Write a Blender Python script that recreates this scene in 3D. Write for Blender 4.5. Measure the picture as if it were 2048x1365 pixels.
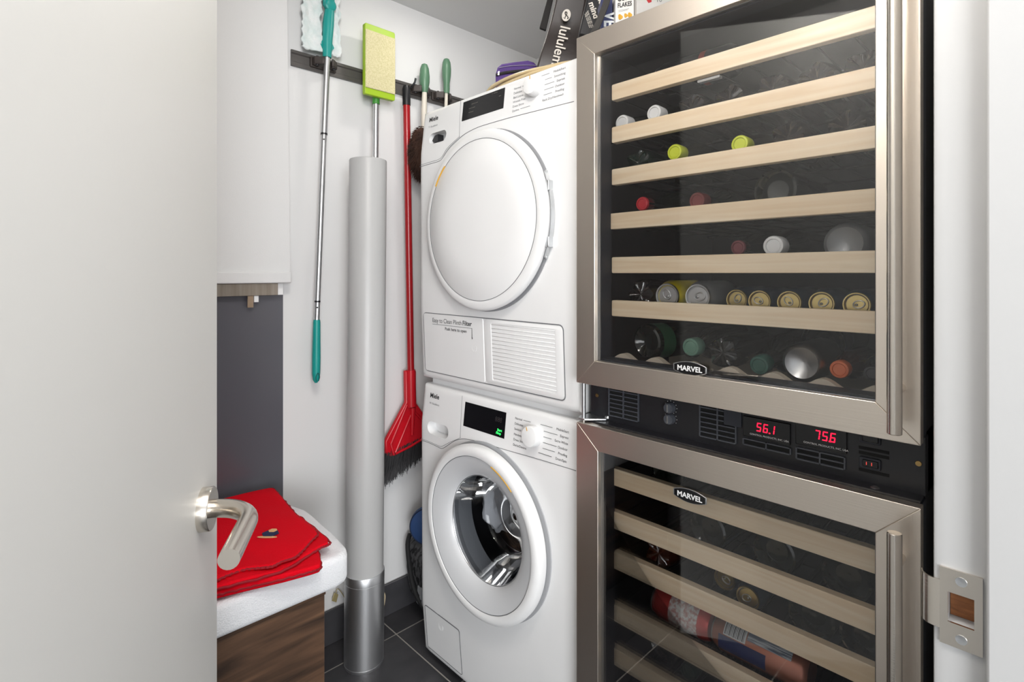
import bpy, bmesh, math, random
from mathutils import Vector, Matrix
random.seed(7)
# ------------------------------------------------------------------ scene, camera, world, lights
for o in list(bpy.data.objects): bpy.data.objects.remove(o, do_unlink=True)
sc = bpy.context.scene
COL = sc.collection
V1, V2, HY, CX = -20.0, 2128.0, 547.0, 1024.0      # vanishing points, horizon row, centre column of the 2048x1365 frame
FOC = math.sqrt((CX - V1) * (V2 - CX)); TH = math.atan2(V2 - CX, FOC)
cT, sT = math.cos(TH), math.sin(TH); CZ = 1.14
cam = bpy.data.cameras.new('camera'); camo = bpy.data.objects.new('camera', cam); COL.objects.link(camo)
camo.location = (0, 0, CZ); camo.rotation_euler = (math.pi / 2, 0, TH - math.pi / 2)
cam.sensor_width = 36; cam.lens = FOC / 2048 * 36; cam.shift_y = -(682.5 - HY) / 2048
cam.clip_start = 0.01; cam.clip_end = 50
sc.camera = camo
vs = sc.view_settings; vs.view_transform = 'Standard'; vs.look = 'None'; vs.gamma = 1; vs.use_curve_mapping = False
vs.exposure = 0.12
w = bpy.data.worlds.new('hall_light'); sc.world = w; w.use_nodes = True
bg = w.node_tree.nodes['Background']; bg.inputs[0].default_value = (0.93, 0.965, 1.0, 1); bg.inputs[1].default_value = 0.75
def area(name, loc, size, power, col, target=None):
    l = bpy.data.lights.new(name, 'AREA'); l.shape = 'DISK'; l.size = size; l.energy = power; l.color = col
    o = bpy.data.objects.new(name, l); COL.objects.link(o); o.location = loc
    d = Vector(target) - Vector(loc) if target else Vector((0, 0, -1))
    o.rotation_euler = d.to_track_quat('-Z', 'Y').to_euler(); return o
def bulb(name, loc, r, power, col):
    l = bpy.data.lights.new(name, 'POINT'); l.shadow_soft_size = r; l.energy = power; l.color = col
    o = bpy.data.objects.new(name, l); COL.objects.link(o); o.location = loc; return o
bulb('ceiling_lamp', (0.22, 0.34, 1.93), 0.07, 14.0, (1.0, 0.945, 0.88))
area('downlight_lamp', (1.02, 1.26, 2.045), 0.09, 1.1, (1.0, 0.95, 0.88))
area('hall_fill_light', (0.10, -0.62, 2.36), 0.75, 22.0, (1.0, 0.97, 0.93))  # added fill out of view, brightens the lower closet through the doorway
wl = area('rear_fill_light', (-2.2, -4.0, 1.2), 3.0, 270.0, (0.96, 0.98, 1.0), (0.5, 1.0, 0.8)); wl.data.shape = 'RECTANGLE'; wl.data.size_y = 2.0  # added area light far behind the camera, lifts the dim lower half

# ------------------------------------------------------------------ helpers
def ray(u, v):
    k = u - CX; return (FOC * cT + k * sT, FOC * sT - k * cT, HY - v)
def PX(u, v, x): d = ray(u, v); t = x / d[0]; return Vector((x, t * d[1], CZ + t * d[2]))
def PY(u, v, y): d = ray(u, v); t = y / d[1]; return Vector((t * d[0], y, CZ + t * d[2]))
def PZ(u, v, z): d = ray(u, v); t = (z - CZ) / d[2]; return Vector((t * d[0], t * d[1], z))
FWD = Vector((cT, sT, 0)); RGT = Vector((sT, -cT, 0)); UP = Vector((0, 0, 1))
def PD(u, v, d): return Vector((0, 0, CZ)) + FWD * d + RGT * ((u - CX) / FOC * d) + UP * ((HY - v) / FOC * d)
def lin(c):
    if isinstance(c, str):
        c = [int(c[i:i + 2], 16) / 255 for i in (0, 2, 4)]
    return tuple((x / 12.92 if x <= .04045 else ((x + .055) / 1.055) ** 2.4) for x in c) + (1,)
MATS = {}
def mat(name, col, rough=.5, metal=0, noise=None, bump=None, spec=None, coat=0, sheen=0, emit=None, col2=None):
    """noise=(scale xyz, amount) mixes col with col2 ; bump=(scale xyz, strength)"""
    if name in MATS: return MATS[name]
    m = bpy.data.materials.new(name); m.use_nodes = True; nt = m.node_tree; b = nt.nodes['Principled BSDF']
    b.inputs['Base Color'].default_value = lin(col); b.inputs['Roughness'].default_value = rough; b.inputs['Metallic'].default_value = metal
    if spec is not None: b.inputs['Specular IOR Level'].default_value = spec
    if coat: b.inputs['Coat Weight'].default_value = coat; b.inputs['Coat Roughness'].default_value = .1
    if sheen: b.inputs['Sheen Weight'].default_value = sheen
    if emit: b.inputs['Emission Color'].default_value = lin(col); b.inputs['Emission Strength'].default_value = emit
    tc = nt.nodes.new('ShaderNodeTexCoord')
    def nz(scale, detail=4):
        mp = nt.nodes.new('ShaderNodeMapping'); mp.inputs['Scale'].default_value = scale
        nt.links.new(tc.outputs['Object'], mp.inputs[0])
        n = nt.nodes.new('ShaderNodeTexNoise'); n.inputs['Scale'].default_value = 1; n.inputs['Detail'].default_value = detail
        nt.links.new(mp.outputs[0], n.inputs['Vector']); return n
    if noise:
        n = nz(noise[0]); r = nt.nodes.new('ShaderNodeValToRGB')
        r.color_ramp.elements[0].position = noise[1]; r.color_ramp.elements[1].position = 1 - noise[1]
        r.color_ramp.elements[0].color = lin(col); r.color_ramp.elements[1].color = lin(col2)
        nt.links.new(n.outputs[0], r.inputs[0]); nt.links.new(r.outputs[0], b.inputs['Base Color'])
    if bump:
        n = nz(bump[0]); bp = nt.nodes.new('ShaderNodeBump'); bp.inputs['Strength'].default_value = bump[1]; bp.inputs['Distance'].default_value = .002
        nt.links.new(n.outputs[0], bp.inputs['Height']); nt.links.new(bp.outputs[0], b.inputs['Normal'])
    MATS[name] = m; return m
def glassmat(name, tint, refl=1.0, rough=.0):
    if name in MATS: return MATS[name]
    m = bpy.data.materials.new(name); m.use_nodes = True; nt = m.node_tree; nt.nodes.clear()
    o = nt.nodes.new('ShaderNodeOutputMaterial'); mx = nt.nodes.new('ShaderNodeMixShader'); t = nt.nodes.new('ShaderNodeBsdfTransparent')
    g = nt.nodes.new('ShaderNodeBsdfGlossy'); f = nt.nodes.new('ShaderNodeFresnel'); k = nt.nodes.new('ShaderNodeMath')
    t.inputs[0].default_value = lin(tint); g.inputs['Roughness'].default_value = rough; f.inputs[0].default_value = 1.5
    k.operation = 'MULTIPLY'; k.inputs[1].default_value = refl; k.use_clamp = True
    nt.links.new(f.outputs[0], k.inputs[0]); nt.links.new(k.outputs[0], mx.inputs[0]); nt.links.new(t.outputs[0], mx.inputs[1])
    nt.links.new(g.outputs[0], mx.inputs[2]); nt.links.new(mx.outputs[0], o.inputs[0]); MATS[name] = m; return m
def woodmat(name, a, b_, rough, scale, axis='Y'):
    if name in MATS: return MATS[name]
    m = bpy.data.materials.new(name); m.use_nodes = True; nt = m.node_tree; b = nt.nodes['Principled BSDF']; b.inputs['Roughness'].default_value = rough
    tc = nt.nodes.new('ShaderNodeTexCoord'); mp = nt.nodes.new('ShaderNodeMapping'); mp.inputs['Scale'].default_value = scale
    n = nt.nodes.new('ShaderNodeTexNoise'); n.inputs['Scale'].default_value = 1; n.inputs['Detail'].default_value = 7; n.inputs['Distortion'].default_value = 1.2
    r = nt.nodes.new('ShaderNodeValToRGB'); e = r.color_ramp.elements
    e[0].position = .32; e[1].position = .68; e[0].color = lin(a); e[1].color = lin(b_)
    oi = nt.nodes.new('ShaderNodeObjectInfo'); ad = nt.nodes.new('ShaderNodeVectorMath'); ad.operation = 'ADD'
    mu = nt.nodes.new('ShaderNodeVectorMath'); mu.operation = 'SCALE'; mu.inputs['Scale'].default_value = 40
    cb = nt.nodes.new('ShaderNodeCombineXYZ')
    for i in range(3): nt.links.new(oi.outputs['Random'], cb.inputs[i])
    nt.links.new(cb.outputs[0], mu.inputs[0]); nt.links.new(tc.outputs['Object'], mp.inputs[0])
    nt.links.new(mp.outputs[0], ad.inputs[0]); nt.links.new(mu.outputs[0], ad.inputs[1])
    nt.links.new(ad.outputs[0], n.inputs['Vector']); nt.links.new(n.outputs[0], r.inputs[0]); nt.links.new(r.outputs[0], b.inputs['Base Color'])
    bp = nt.nodes.new('ShaderNodeBump'); bp.inputs['Strength'].default_value = .15; bp.inputs['Distance'].default_value = .001
    nt.links.new(n.outputs[0], bp.inputs['Height']); nt.links.new(bp.outputs[0], b.inputs['Normal'])
    MATS[name] = m; return m

ORG = {}
class MB:
    def __init__(s): s.v = []; s.f = []
    def add(s, vs_, fs):
        k = len(s.v); s.v += [Vector(p) for p in vs_]; s.f += [tuple(i + k for i in f) for f in fs]; return s
    def box(s, x0, x1, y0, y1, z0, z1):
        return s.add([(x0, y0, z0), (x1, y0, z0), (x1, y1, z0), (x0, y1, z0), (x0, y0, z1), (x1, y0, z1), (x1, y1, z1), (x0, y1, z1)],
                     [(0, 3, 2, 1), (4, 5, 6, 7), (0, 1, 5, 4), (1, 2, 6, 5), (2, 3, 7, 6), (3, 0, 4, 7)])
    def loops(s, rings, closed=True, cap0=True, cap1=True):
        n = len(rings[0]); k = len(s.v)
        for r in rings: s.v += [Vector(p) for p in r]
        for i in range(len(rings) - 1):
            for j in range(n if closed else n - 1):
                a = k + i * n + j; b = k + i * n + (j + 1) % n; s.f.append((a, b, b + n, a + n))
        if cap0: s.f.append(tuple(k + j for j in reversed(range(n))))
        if cap1: s.f.append(tuple(k + (len(rings) - 1) * n + j for j in range(n)))
        return s
    def lathe(s, prof, org, axis, n=32, cap0=True, cap1=True, mod=None):
        org = Vector(org); ax = Vector(axis).normalized(); a = ax.orthogonal().normalized()
        if abs(ax.z) < .9: a = (UP - ax * ax.z).normalized()
        b = ax.cross(a); rings = []
        for (r, h) in prof:
            ring = []
            for j in range(n):
                t = 2 * math.pi * j / n; rr, hh = (r, h) if mod is None else mod(r, h, t)
                ring.append(org + ax * hh + (a * math.cos(t) + b * math.sin(t)) * rr)
            rings.append(ring)
        return s.loops(rings, True, cap0, cap1)
    def cyl(s, p0, p1, r0, r1=None, n=16):
        p0 = Vector(p0); p1 = Vector(p1); return s.lathe([(r0, 0), (r0 if r1 is None else r1, (p1 - p0).length)], p0, p1 - p0, n)
    def tube(s, pts, r, n=8, closed=False):
        pts = [Vector(p) for p in pts]; m = len(pts); rs = r if isinstance(r, (list, tuple)) else [r] * m
        rings = []; prev = None
        for i in range(m):
            if closed: t = pts[(i + 1) % m] - pts[i - 1]
            else: t = pts[min(i + 1, m - 1)] - pts[max(i - 1, 0)]
            t.normalize()
            a = t.orthogonal().normalized() if prev is None else (prev - t * prev.dot(t)).normalized()
            prev = a; b = t.cross(a)
            rings.append([pts[i] + (a * math.cos(2 * math.pi * j / n) + b * math.sin(2 * math.pi * j / n)) * rs[i] for j in range(n)])
        if closed: rings.append(rings[0]); return s.loops(rings, True, False, False)
        return s.loops(rings)
    def prism(s, poly, d):
        d = Vector(d); n = len(poly); poly = [Vector(p) for p in poly]
        s.add(poly + [p + d for p in poly], [tuple(reversed(range(n))), tuple(range(n, 2 * n))] + [(i, (i + 1) % n, (i + 1) % n + n, i + n) for i in range(n)])
        return s
    def build(s, name, m, parent=None, org=None, bevel=0, seg=2, smooth=True, label=None, sub=0):
        o0 = Vector(org) if org is not None else (ORG[parent.name] if parent is not None else Vector((0, 0, 0)))
        me = bpy.data.meshes.new(name); me.from_pydata([p - o0 for p in s.v], [], s.f); me.update()
        bm = bmesh.new(); bm.from_mesh(me); bmesh.ops.recalc_face_normals(bm, faces=bm.faces); bm.to_mesh(me); bm.free()
        return link(name, me, m, parent, o0, bevel, seg, smooth, label, sub)
def link(name, me, m, parent, o0, bevel=0, seg=2, smooth=True, label=None, sub=0):
    me.materials.clear(); me.materials.append(m)
    o = bpy.data.objects.new(name, me); COL.objects.link(o)
    if parent is not None: o.parent = parent
    else: o.location = o0
    ORG[o.name] = Vector(o0)
    if smooth:
        me.polygons.foreach_set('use_smooth', [True] * len(me.polygons))
        try: me.set_sharp_from_angle(angle=math.radians(38))
        except Exception: pass
    if bevel:
        b = o.modifiers.new('bevel', 'BEVEL'); b.width = bevel; b.segments = seg; b.limit_method = 'ANGLE'; b.angle_limit = math.radians(40); b.harden_normals = False
    if sub:
        q = o.modifiers.new('sub', 'SUBSURF'); q.levels = sub; q.render_levels = sub
    if label: o['label'] = label
    return o
def thing(name, loc, label, cat, group=None):
    o = bpy.data.objects.new(name, None); COL.objects.link(o); o.location = loc; o.empty_display_size = .05
    ORG[o.name] = Vector(loc); return tag(o, label, cat, group)
def tag(o, label, cat, group=None):
    o['label'] = label; o['category'] = cat
    if group: o['group'] = group
    return o
def struct(o): o['kind'] = 'structure'; return o
def carve(o, mb):
    """cut a pocket out of o with the solid mb (applied, the cutter is removed)"""
    me = bpy.data.meshes.new('c'); me.from_pydata([p - ORG[o.name] for p in mb.v], [], mb.f)
    bm = bmesh.new(); bm.from_mesh(me); bmesh.ops.recalc_face_normals(bm, faces=bm.faces); bm.to_mesh(me); bm.free()
    k = bpy.data.objects.new('c', me); COL.objects.link(k)
    if o.parent: k.parent = o.parent
    b = o.modifiers.new('cut', 'BOOLEAN'); b.object = k; b.operation = 'DIFFERENCE'; b.solver = 'EXACT'
    bpy.context.view_layer.update()
    dg = bpy.context.evaluated_depsgraph_get(); nm = bpy.data.meshes.new_from_object(o.evaluated_get(dg)); old = o.data
    mt = old.materials[0]; o.modifiers.clear(); o.data = nm; nm.materials.clear(); nm.materials.append(mt)
    nm.polygons.foreach_set('use_smooth', [True] * len(nm.polygons)); nm.set_sharp_from_angle(angle=math.radians(30))
    bpy.data.objects.remove(k); bpy.data.meshes.remove(me)
def text(s, size, org, right, up, m, parent, name='lettering', bold=0, align='LEFT', depth=.0002, shear=0, sx=1.0, width=None):
    c = bpy.data.curves.new('t', 'FONT'); c.body = s; c.size = 1; c.align_x = align; c.offset = bold; c.shear = shear; c.resolution_u = 3; c.fill_mode = 'FRONT'
    o = bpy.data.objects.new('t', c); COL.objects.link(o); bpy.context.view_layer.update()
    me = bpy.data.meshes.new_from_object(o.evaluated_get(bpy.context.evaluated_depsgraph_get())); bpy.data.objects.remove(o); bpy.data.curves.remove(c)
    if width:
        xs = [v.co.x for v in me.vertices]; sx = width / ((max(xs) - min(xs)) * size)
    right = Vector(right).normalized(); up = Vector(up).normalized(); org = Vector(org); o0 = ORG[parent.name]
    for v in me.vertices: v.co = org + right * (v.co.x * size * sx) + up * (v.co.y * size) - o0
    me.name = name
    return link(name, me, m, parent, o0, smooth=False)
def arc(cy, cz, r, x, a0, a1, n=48):
    return [(x, cy + r * math.cos(a0 + (a1 - a0) * i / n), cz + r * math.sin(a0 + (a1 - a0) * i / n)) for i in range(n + 1)]
def smooth_path(P, n=6):
    P = [Vector(p) for p in P]; out = []
    for i in range(len(P) - 1):
        a, b, c, d = P[max(i - 1, 0)], P[i], P[i + 1], P[min(i + 2, len(P) - 1)]
        for k in range(n):
            t = k / n; out.append(.5 * ((2 * b) + (c - a) * t + (2 * a - 5 * b + 4 * c - d) * t * t + (3 * b - a - 3 * c + d) * t ** 3))
    out.append(P[-1]); return out
def rrect(a0, a1, b0, b1, r, f, n=5):
    pts = []
    for (ca, cb, s0) in ((a1 - r, b1 - r, 0), (a0 + r, b1 - r, 1), (a0 + r, b0 + r, 2), (a1 - r, b0 + r, 3)):
        for i in range(n + 1):
            t = math.pi / 2 * (s0 + i / n); pts.append(f(ca + r * math.cos(t), cb + r * math.sin(t)))
    return pts

# ------------------------------------------------------------------ materials
M_wall = mat('wall_paint', 'DCDCDC', .65, bump=((60, 60, 60), .06))
M_ceil = mat('ceiling_paint', 'DEDEDE', .8)
M_door = mat('door_paint', 'D3D3D1', .42, bump=((90, 90, 90), .03))
M_trim = mat('trim_paint', 'AEAEAE', .4)
M_tile = mat('slate_tile', '333336', .42, noise=((9, 14, 9), .25), col2='48474A', bump=((25, 25, 25), .15))
M_grout = mat('grout', 'A39F98', .9)
M_white = mat('white_enamel', 'E4E4E4', .3, coat=.15)
M_plastic = mat('white_plastic', 'E6E6E6', .38)
M_seam = mat('seam_gap', '66676A', .8)
M_ink = mat('black_ink', '2A2A2C', .6)
M_grey_ink = mat('grey_ink', '6E7074', .7)
M_steelh = mat('brushed_steel_horizontal', 'E2D8CC', .36, 1, bump=((300, 6, 700), .09))
M_steelv = mat('brushed_steel_vertical', 'E2D8CC', .36, 1, bump=((300, 700, 6), .09))
M_steel = mat('satin_steel', 'DDD6CC', .22, 1, bump=((30, 30, 600), .05))
M_chrome = mat('zinc_plated_steel', 'C8CACC', .3, 1)
M_alu = mat('aluminium', 'D2D3D5', .33, 1)
M_black = mat('black_plastic', '1C1C20', .38)
M_blackg = mat('black_gloss', '0D0D10', .12)
M_liner = mat('fridge_liner', '161517', .6)
M_gasket = mat('dark_gasket', '2A2D35', .6)
M_maple = woodmat('maple', 'E6CDAA', 'F4E3C8', .5, (14, 3, 60))
M_walnut = woodmat('dark_wood', '241C18', '6E523E', .42, (2.0, 14, 26))
M_teal = mat('teal_plastic', '12938C', .4)
M_lime = mat('lime_plastic', '9CBD24', .45)
M_red = mat('red_plastic', 'C00D1E', .35)
M_redmetal = mat('red_painted_metal', 'A01019', .3, coat=.3)
M_gold = mat('amber_plastic', 'D9A63C', .4)
M_glass = glassmat('door_glass', 'FFFFFF', .8)

# ------------------------------------------------------------------ room shell
YW, XB, XL, YF, ZC = 1.579, 1.68, -0.26, 0.081, 2.06
fl = struct(MB().box(XL - .1, XB + .1, -1.0, YW + .1, -.06, -.0012).build('floor', M_grout))
xs = [XL - .1, -.28, .32, .92, 1.52, XB + .1]
ys = [-1.0, -.93, -.63, -.33, -.03, .27, .57, .87, 1.17, 1.47, YW + .06]
for i in range(len(xs) - 1):
    for j in range(len(ys) - 1):
        MB().box(xs[i] + .002, xs[i + 1] - .002, ys[j] + .002, ys[j + 1] - .002, -.0012, 0).build('floor_tile', M_tile, fl, bevel=.0005, seg=1)
wb = struct(MB().box(XL - .1, XB + .1, YW, YW + .1, 0, ZC).build('wall_back', M_wall))
struct(MB().box(XB, XB + .1, -.06, YW, 0, ZC).build('wall_right', M_wall))
struct(MB().box(XL - .1, XL, -.06, YW, 0, ZC).build('wall_left', M_wall))
struct(MB().box(XL - .1, XB + .1, -.06, YW + .1, ZC, ZC + .1).build('ceiling', M_ceil))
XJ = .60; DT = 1.905
f = MB().box(XJ + .02, XB, -.06, YF, 0, ZC); f.box(XL, -.20, -.06, YF, 0, ZC); f.box(-.20, XJ + .02, -.06, YF, DT + .02, ZC)
struct(f.build('wall_front', M_wall))
# door frame: jamb, stop and strike plate
jm = MB().box(XJ, XJ + .02, -.06, YF, 0, DT + .02); jm.box(-.20, -.18, -.06, YF, 0, DT + .02); jm.box(-.18, XJ, -.06, YF, DT, DT + .02)
jamb = struct(jm.build('trim_1', M_trim, bevel=.003)); 
MB().box(XJ - .013, XJ, -.06, .0445, 0, DT).build('door_stop', M_trim, jamb, bevel=.002)
# strike plate with latch hole and curved lip
zp0, zp1 = PX(1928, 1300, XJ).z, PX(1928, 1145, XJ).z
zc = (zp0 + zp1) / 2; hh = (zp1 - zp0) / 2
y0, y1 = .0475, .0762
ho = (.053, .0705, zc - .013, zc + .013)
sp = MB()
xq = XJ - .0022
for (a, b, c_, d) in ((y0, ho[0], zc - hh, zc + hh), (ho[1], y1, zc - hh, zc + hh), (ho[0], ho[1], zc - hh, ho[2]), (ho[0], ho[1], ho[3], zc + hh)):
    sp.box(xq, XJ, a, b, c_, d)
st = sp.build('strike_plate', M_steel, jamb, label='brushed steel latch strike plate')
lip = MB(); lw = .021
prof = [(y1 - .002, XJ - .0022), (.081, XJ - .002), (.086, XJ - .0005), (.0895, XJ + .004), (.091, XJ + .010)]
lip.loops([[(x, y, zc - lw), (x, y, zc + lw), (x + .0016, y - .0006, zc + lw), (x + .0016, y - .0006, zc - lw)] for (y, x) in prof])
lip.build('plate_lip', M_steel, st)
for dz in (-1, 1):
    MB().lathe([(.0042, 0), (.0040, .0009), (.0012, .0006)], (xq + .0002, .0615, zc + dz * (hh - .0085)), (-1, 0, 0), 16).build('screw', M_chrome, st)
carve(jamb, MB().box(XJ - .002, XJ + .0165, ho[0] - .0003, ho[1] + .0003, ho[2] - .0003, ho[3] + .0003))
MB().box(XJ + .013, XJ + .0160, ho[0], ho[1], ho[2], ho[3]).build('latch_pocket', woodmat('raw_pine', '6E4326', 'A4673A', .7, (20, 20, 200)), st)
# tile baseboard
bb = struct(MB().box(XL, XB, YW - .004, YW, 0, .100).build('baseboard_back', M_grout))
for a, b in ((XL, -.28), (-.28, .32), (.32, .92), (.92, 1.52), (1.52, XB)):
    MB().box(a + .001, b - .001, YW - .012, YW - .003, 0.001, .105).build('baseboard_tile', M_tile, bb, bevel=.001, seg=1)
# dark glossy panel in the back wall under the blind
MB().box(-.10, .6077, YW - .004, YW, .36, 1.115).build('dark_panel', mat('charcoal_gloss_panel', '54545B', .22), wb, label='glossy charcoal panel under the blind')
# open door
E2 = Vector((.232, .841, 0)); Hn = Vector((-.17, .13, 0)); dt = (E2 - Hn).normalized(); dn = Vector((dt.y, -dt.x, 0))
dm = MB().prism([Hn + UP * .008, E2 + UP * .008, E2 - dn * .036 + UP * .008, Hn - dn * .036 + UP * .008], (0, 0, DT - .012))
door = struct(dm.build('door_1', M_door, bevel=.0015))
R0 = E2 - dt * .072; R0.z = .834
lv = MB().lathe([(.0275, 0), (.0275, .0115), (.0265, .013), (.013, .013)], R0, dn, 40)
hd = lv.build('lever_handle', M_steel, door, label='brushed steel curved lever handle', bevel=0)
rb = .055
pth = [R0 + dn * .009, R0 + dn * .0095]
for i in range(13):
    a = math.pi / 2 * i / 12; pth.append(R0 + dn * (.010 + rb * math.sin(a)) - dt * (rb * (1 - math.cos(a))))
for i in range(1, 9): pth.append(R0 + dn * (.010 + rb) - dt * (rb + .088 * i / 8))
MB().tube(pth, [.0115] * (len(pth) - 1) + [.0112], 20).build('lever', M_steel, hd)

# ------------------------------------------------------------------ laundry machines
def panel_mesh(y0, y1, z0, z1, fx, cy, cz, r, back, edge=.012, n=176):
    ring_s = [0, .15, .35, .6, .8, .9, .95, .975, .99, .997, 1.0]; front = []; bk = []
    angs = sorted([2 * math.pi * i / n for i in range(n)] + [math.atan2(z - cz, y - cy) % (2 * math.pi) for y in (y0, y1) for z in (z0, z1)])
    for s_ in ring_s:
        rg = []
        for a in angs:
            ca, sa = math.cos(a), math.sin(a)
            ty = ((y1 - cy) / ca if ca > 1e-9 else ((y0 - cy) / ca if ca < -1e-9 else 1e9)); tz = ((z1 - cz) / sa if sa > 1e-9 else ((z0 - cz) / sa if sa < -1e-9 else 1e9))
            R = min(ty, tz); rr = r + (R - r) * s_; y = cy + rr * ca; z = cz + rr * sa
            e = max(0, min(y - y0, y1 - y, z - z0, z1 - z)); x = fx(z)
            if e < edge: x += edge - math.sqrt(max(0, edge ** 2 - (edge - e) ** 2))
            rg.append((x, y, z))
        front.append(rg)
    m = MB(); rings = front + [[(back, p[1], p[2]) for p in front[-1]], [(back, p[1], p[2]) for p in front[0]], front[0]]
    return m.loops(rings, True, False, False)
def surf_px(u, v, fx, eps):
    x = .915
    for _ in range(4): p = PX(u, v, x); x = fx(p.z) - eps
    return PX(u, v, x)
def stadium(y0, y1, z0, z1, x0, x1):
    r = (z1 - z0) / 2; return MB().prism(rrect(y0, y1, z0, z1, r * .98, lambda a, b: (x0, a, b), 8), (x1 - x0, 0, 0))
def seam(parent, pts, fx, r=.0007, name='seam'):
    P = smooth_path([surf_px(u, v, fx, .0002) for (u, v) in pts], 5)
    return MB().tube(P, r, 6).build(name, M_seam, parent)
YA, YB = .7315, 1.3265
# --- tumble dryer
DZ0, DZ1 = .8335, 1.6175
def fxd(z):
    if z > 1.49: return .909 + (z - 1.49) * .118
    if z > 1.43: return .9085 + .0005 * (z - 1.43) / .06
    if z > 1.04: return .9085 + .002 * (1.43 - z)
    return .90928 + (1.04 - z) * .045
dr = thing('tumble_dryer', (1.22, 1.029, DZ0), 'white tumble dryer with solid round door stacked above the washing machine', 'dryer')
b = MB().box(.9575, 1.54, YA + .001, YB - .001, DZ0 + .002, DZ1 - .002)
b.build('body', M_white, dr, bevel=.004)
DCY, DCZ = 1.029, 1.274
fp = panel_mesh(YA, YB, DZ0, DZ1, fxd, DCY, DCZ, .12, .957).build('front_panel', M_white, dr)
carve(fp, stadium(1.203, 1.284, 1.512, 1.544, .88, .942))
hp = MB().prism([(.922, 1.281, 1.526), (.922, 1.268, 1.5385), (.922, 1.253, 1.540), (.922, 1.253, 1.520), (.922, 1.27, 1.518)], (.02, 0, 0)).build('drawer_latch', M_black, dr)
seam(dr, [(839.5, 334), (860, 328), (878, 322.6), (885, 316), (897.4, 297.4), (918, 277.4), (932, 266.7), (952.8, 256), (973, 249), (1020, 235.4), (1080, 220), (1148, 203)], fxd)
seam(dr, [(840, 330.5), (858, 325), (876, 319.5), (884, 313.5), (895, 296), (917, 275), (918.7, 272), (919.5, 240), (921.5, 205), (922, 197)], fxd, .00045)
# door: thick disc with bevelled rim, hinge on the near side
drp = [(.10, .036), (.195, .034), (.205, .026), (.221, .0255), (.2265, .0235), (.229, .014), (.2285, .010), (.2265, .0065), (.223, .0045), (.205, .0015), (.2035, .0022), (.202, .0012), (.12, -.0005), (.002, -.001)]
ddo = MB().lathe([(r, .878 + x) for r, x in drp], (0, DCY, DCZ), (1, 0, 0), 128).build('door', M_white, dr)
MB().lathe([(.2200, .9078), (.2200, .9060), (.2318, .9060), (.2318, .9088)], (0, DCY, DCZ), (1, 0, 0), 96, False, False).build('seal_shade_ring', mat('mid_grey_shade', '8E8F92', .6), dr)  # grey ring, painted shade in the gap behind the dryer door
MB().tube(arc(DCY, DCZ, .2035, .8793, 0, 2 * math.pi, 120)[:-1], .0006, 6, True).build('rim_line', M_seam, ddo)
MB().tube(arc(DCY, DCZ, .2045, .8788, math.radians(31), math.radians(49), 20), .0021, 8).build('opening_mark', M_gold, ddo, label='amber opening mark on rim')
hg = MB()
hg.loops([[(.897, y, z), (.907, y, z), (.907, y - .003, z), (.897, y - .003, z)] for (x, y, z) in arc(DCY, DCZ, .231, 0, math.pi - .42, math.pi + .42, 24)])
hg.build('door_hinge', M_chrome, ddo, label='zinc plated hinge in the door edge')
for s in (-1, 1):
    a = math.pi + s * .28; MB().box(.893, .912, DCY + .2305 * math.cos(a) - .006, DCY + .2305 * math.cos(a) + .004, DCZ + .2305 * math.sin(a) - .012, DCZ + .2305 * math.sin(a) + .012).build('hinge_knuckle', M_chrome, ddo, bevel=.0015)
    a = math.pi + s * .43; MB().lathe([(.005, 0), (.005, .003), (.003, .004)], (.903, DCY + .2305 * math.cos(a), DCZ + .2305 * math.sin(a)), (0, -1, 0), 12).build('screw', M_chrome, ddo)
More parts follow.
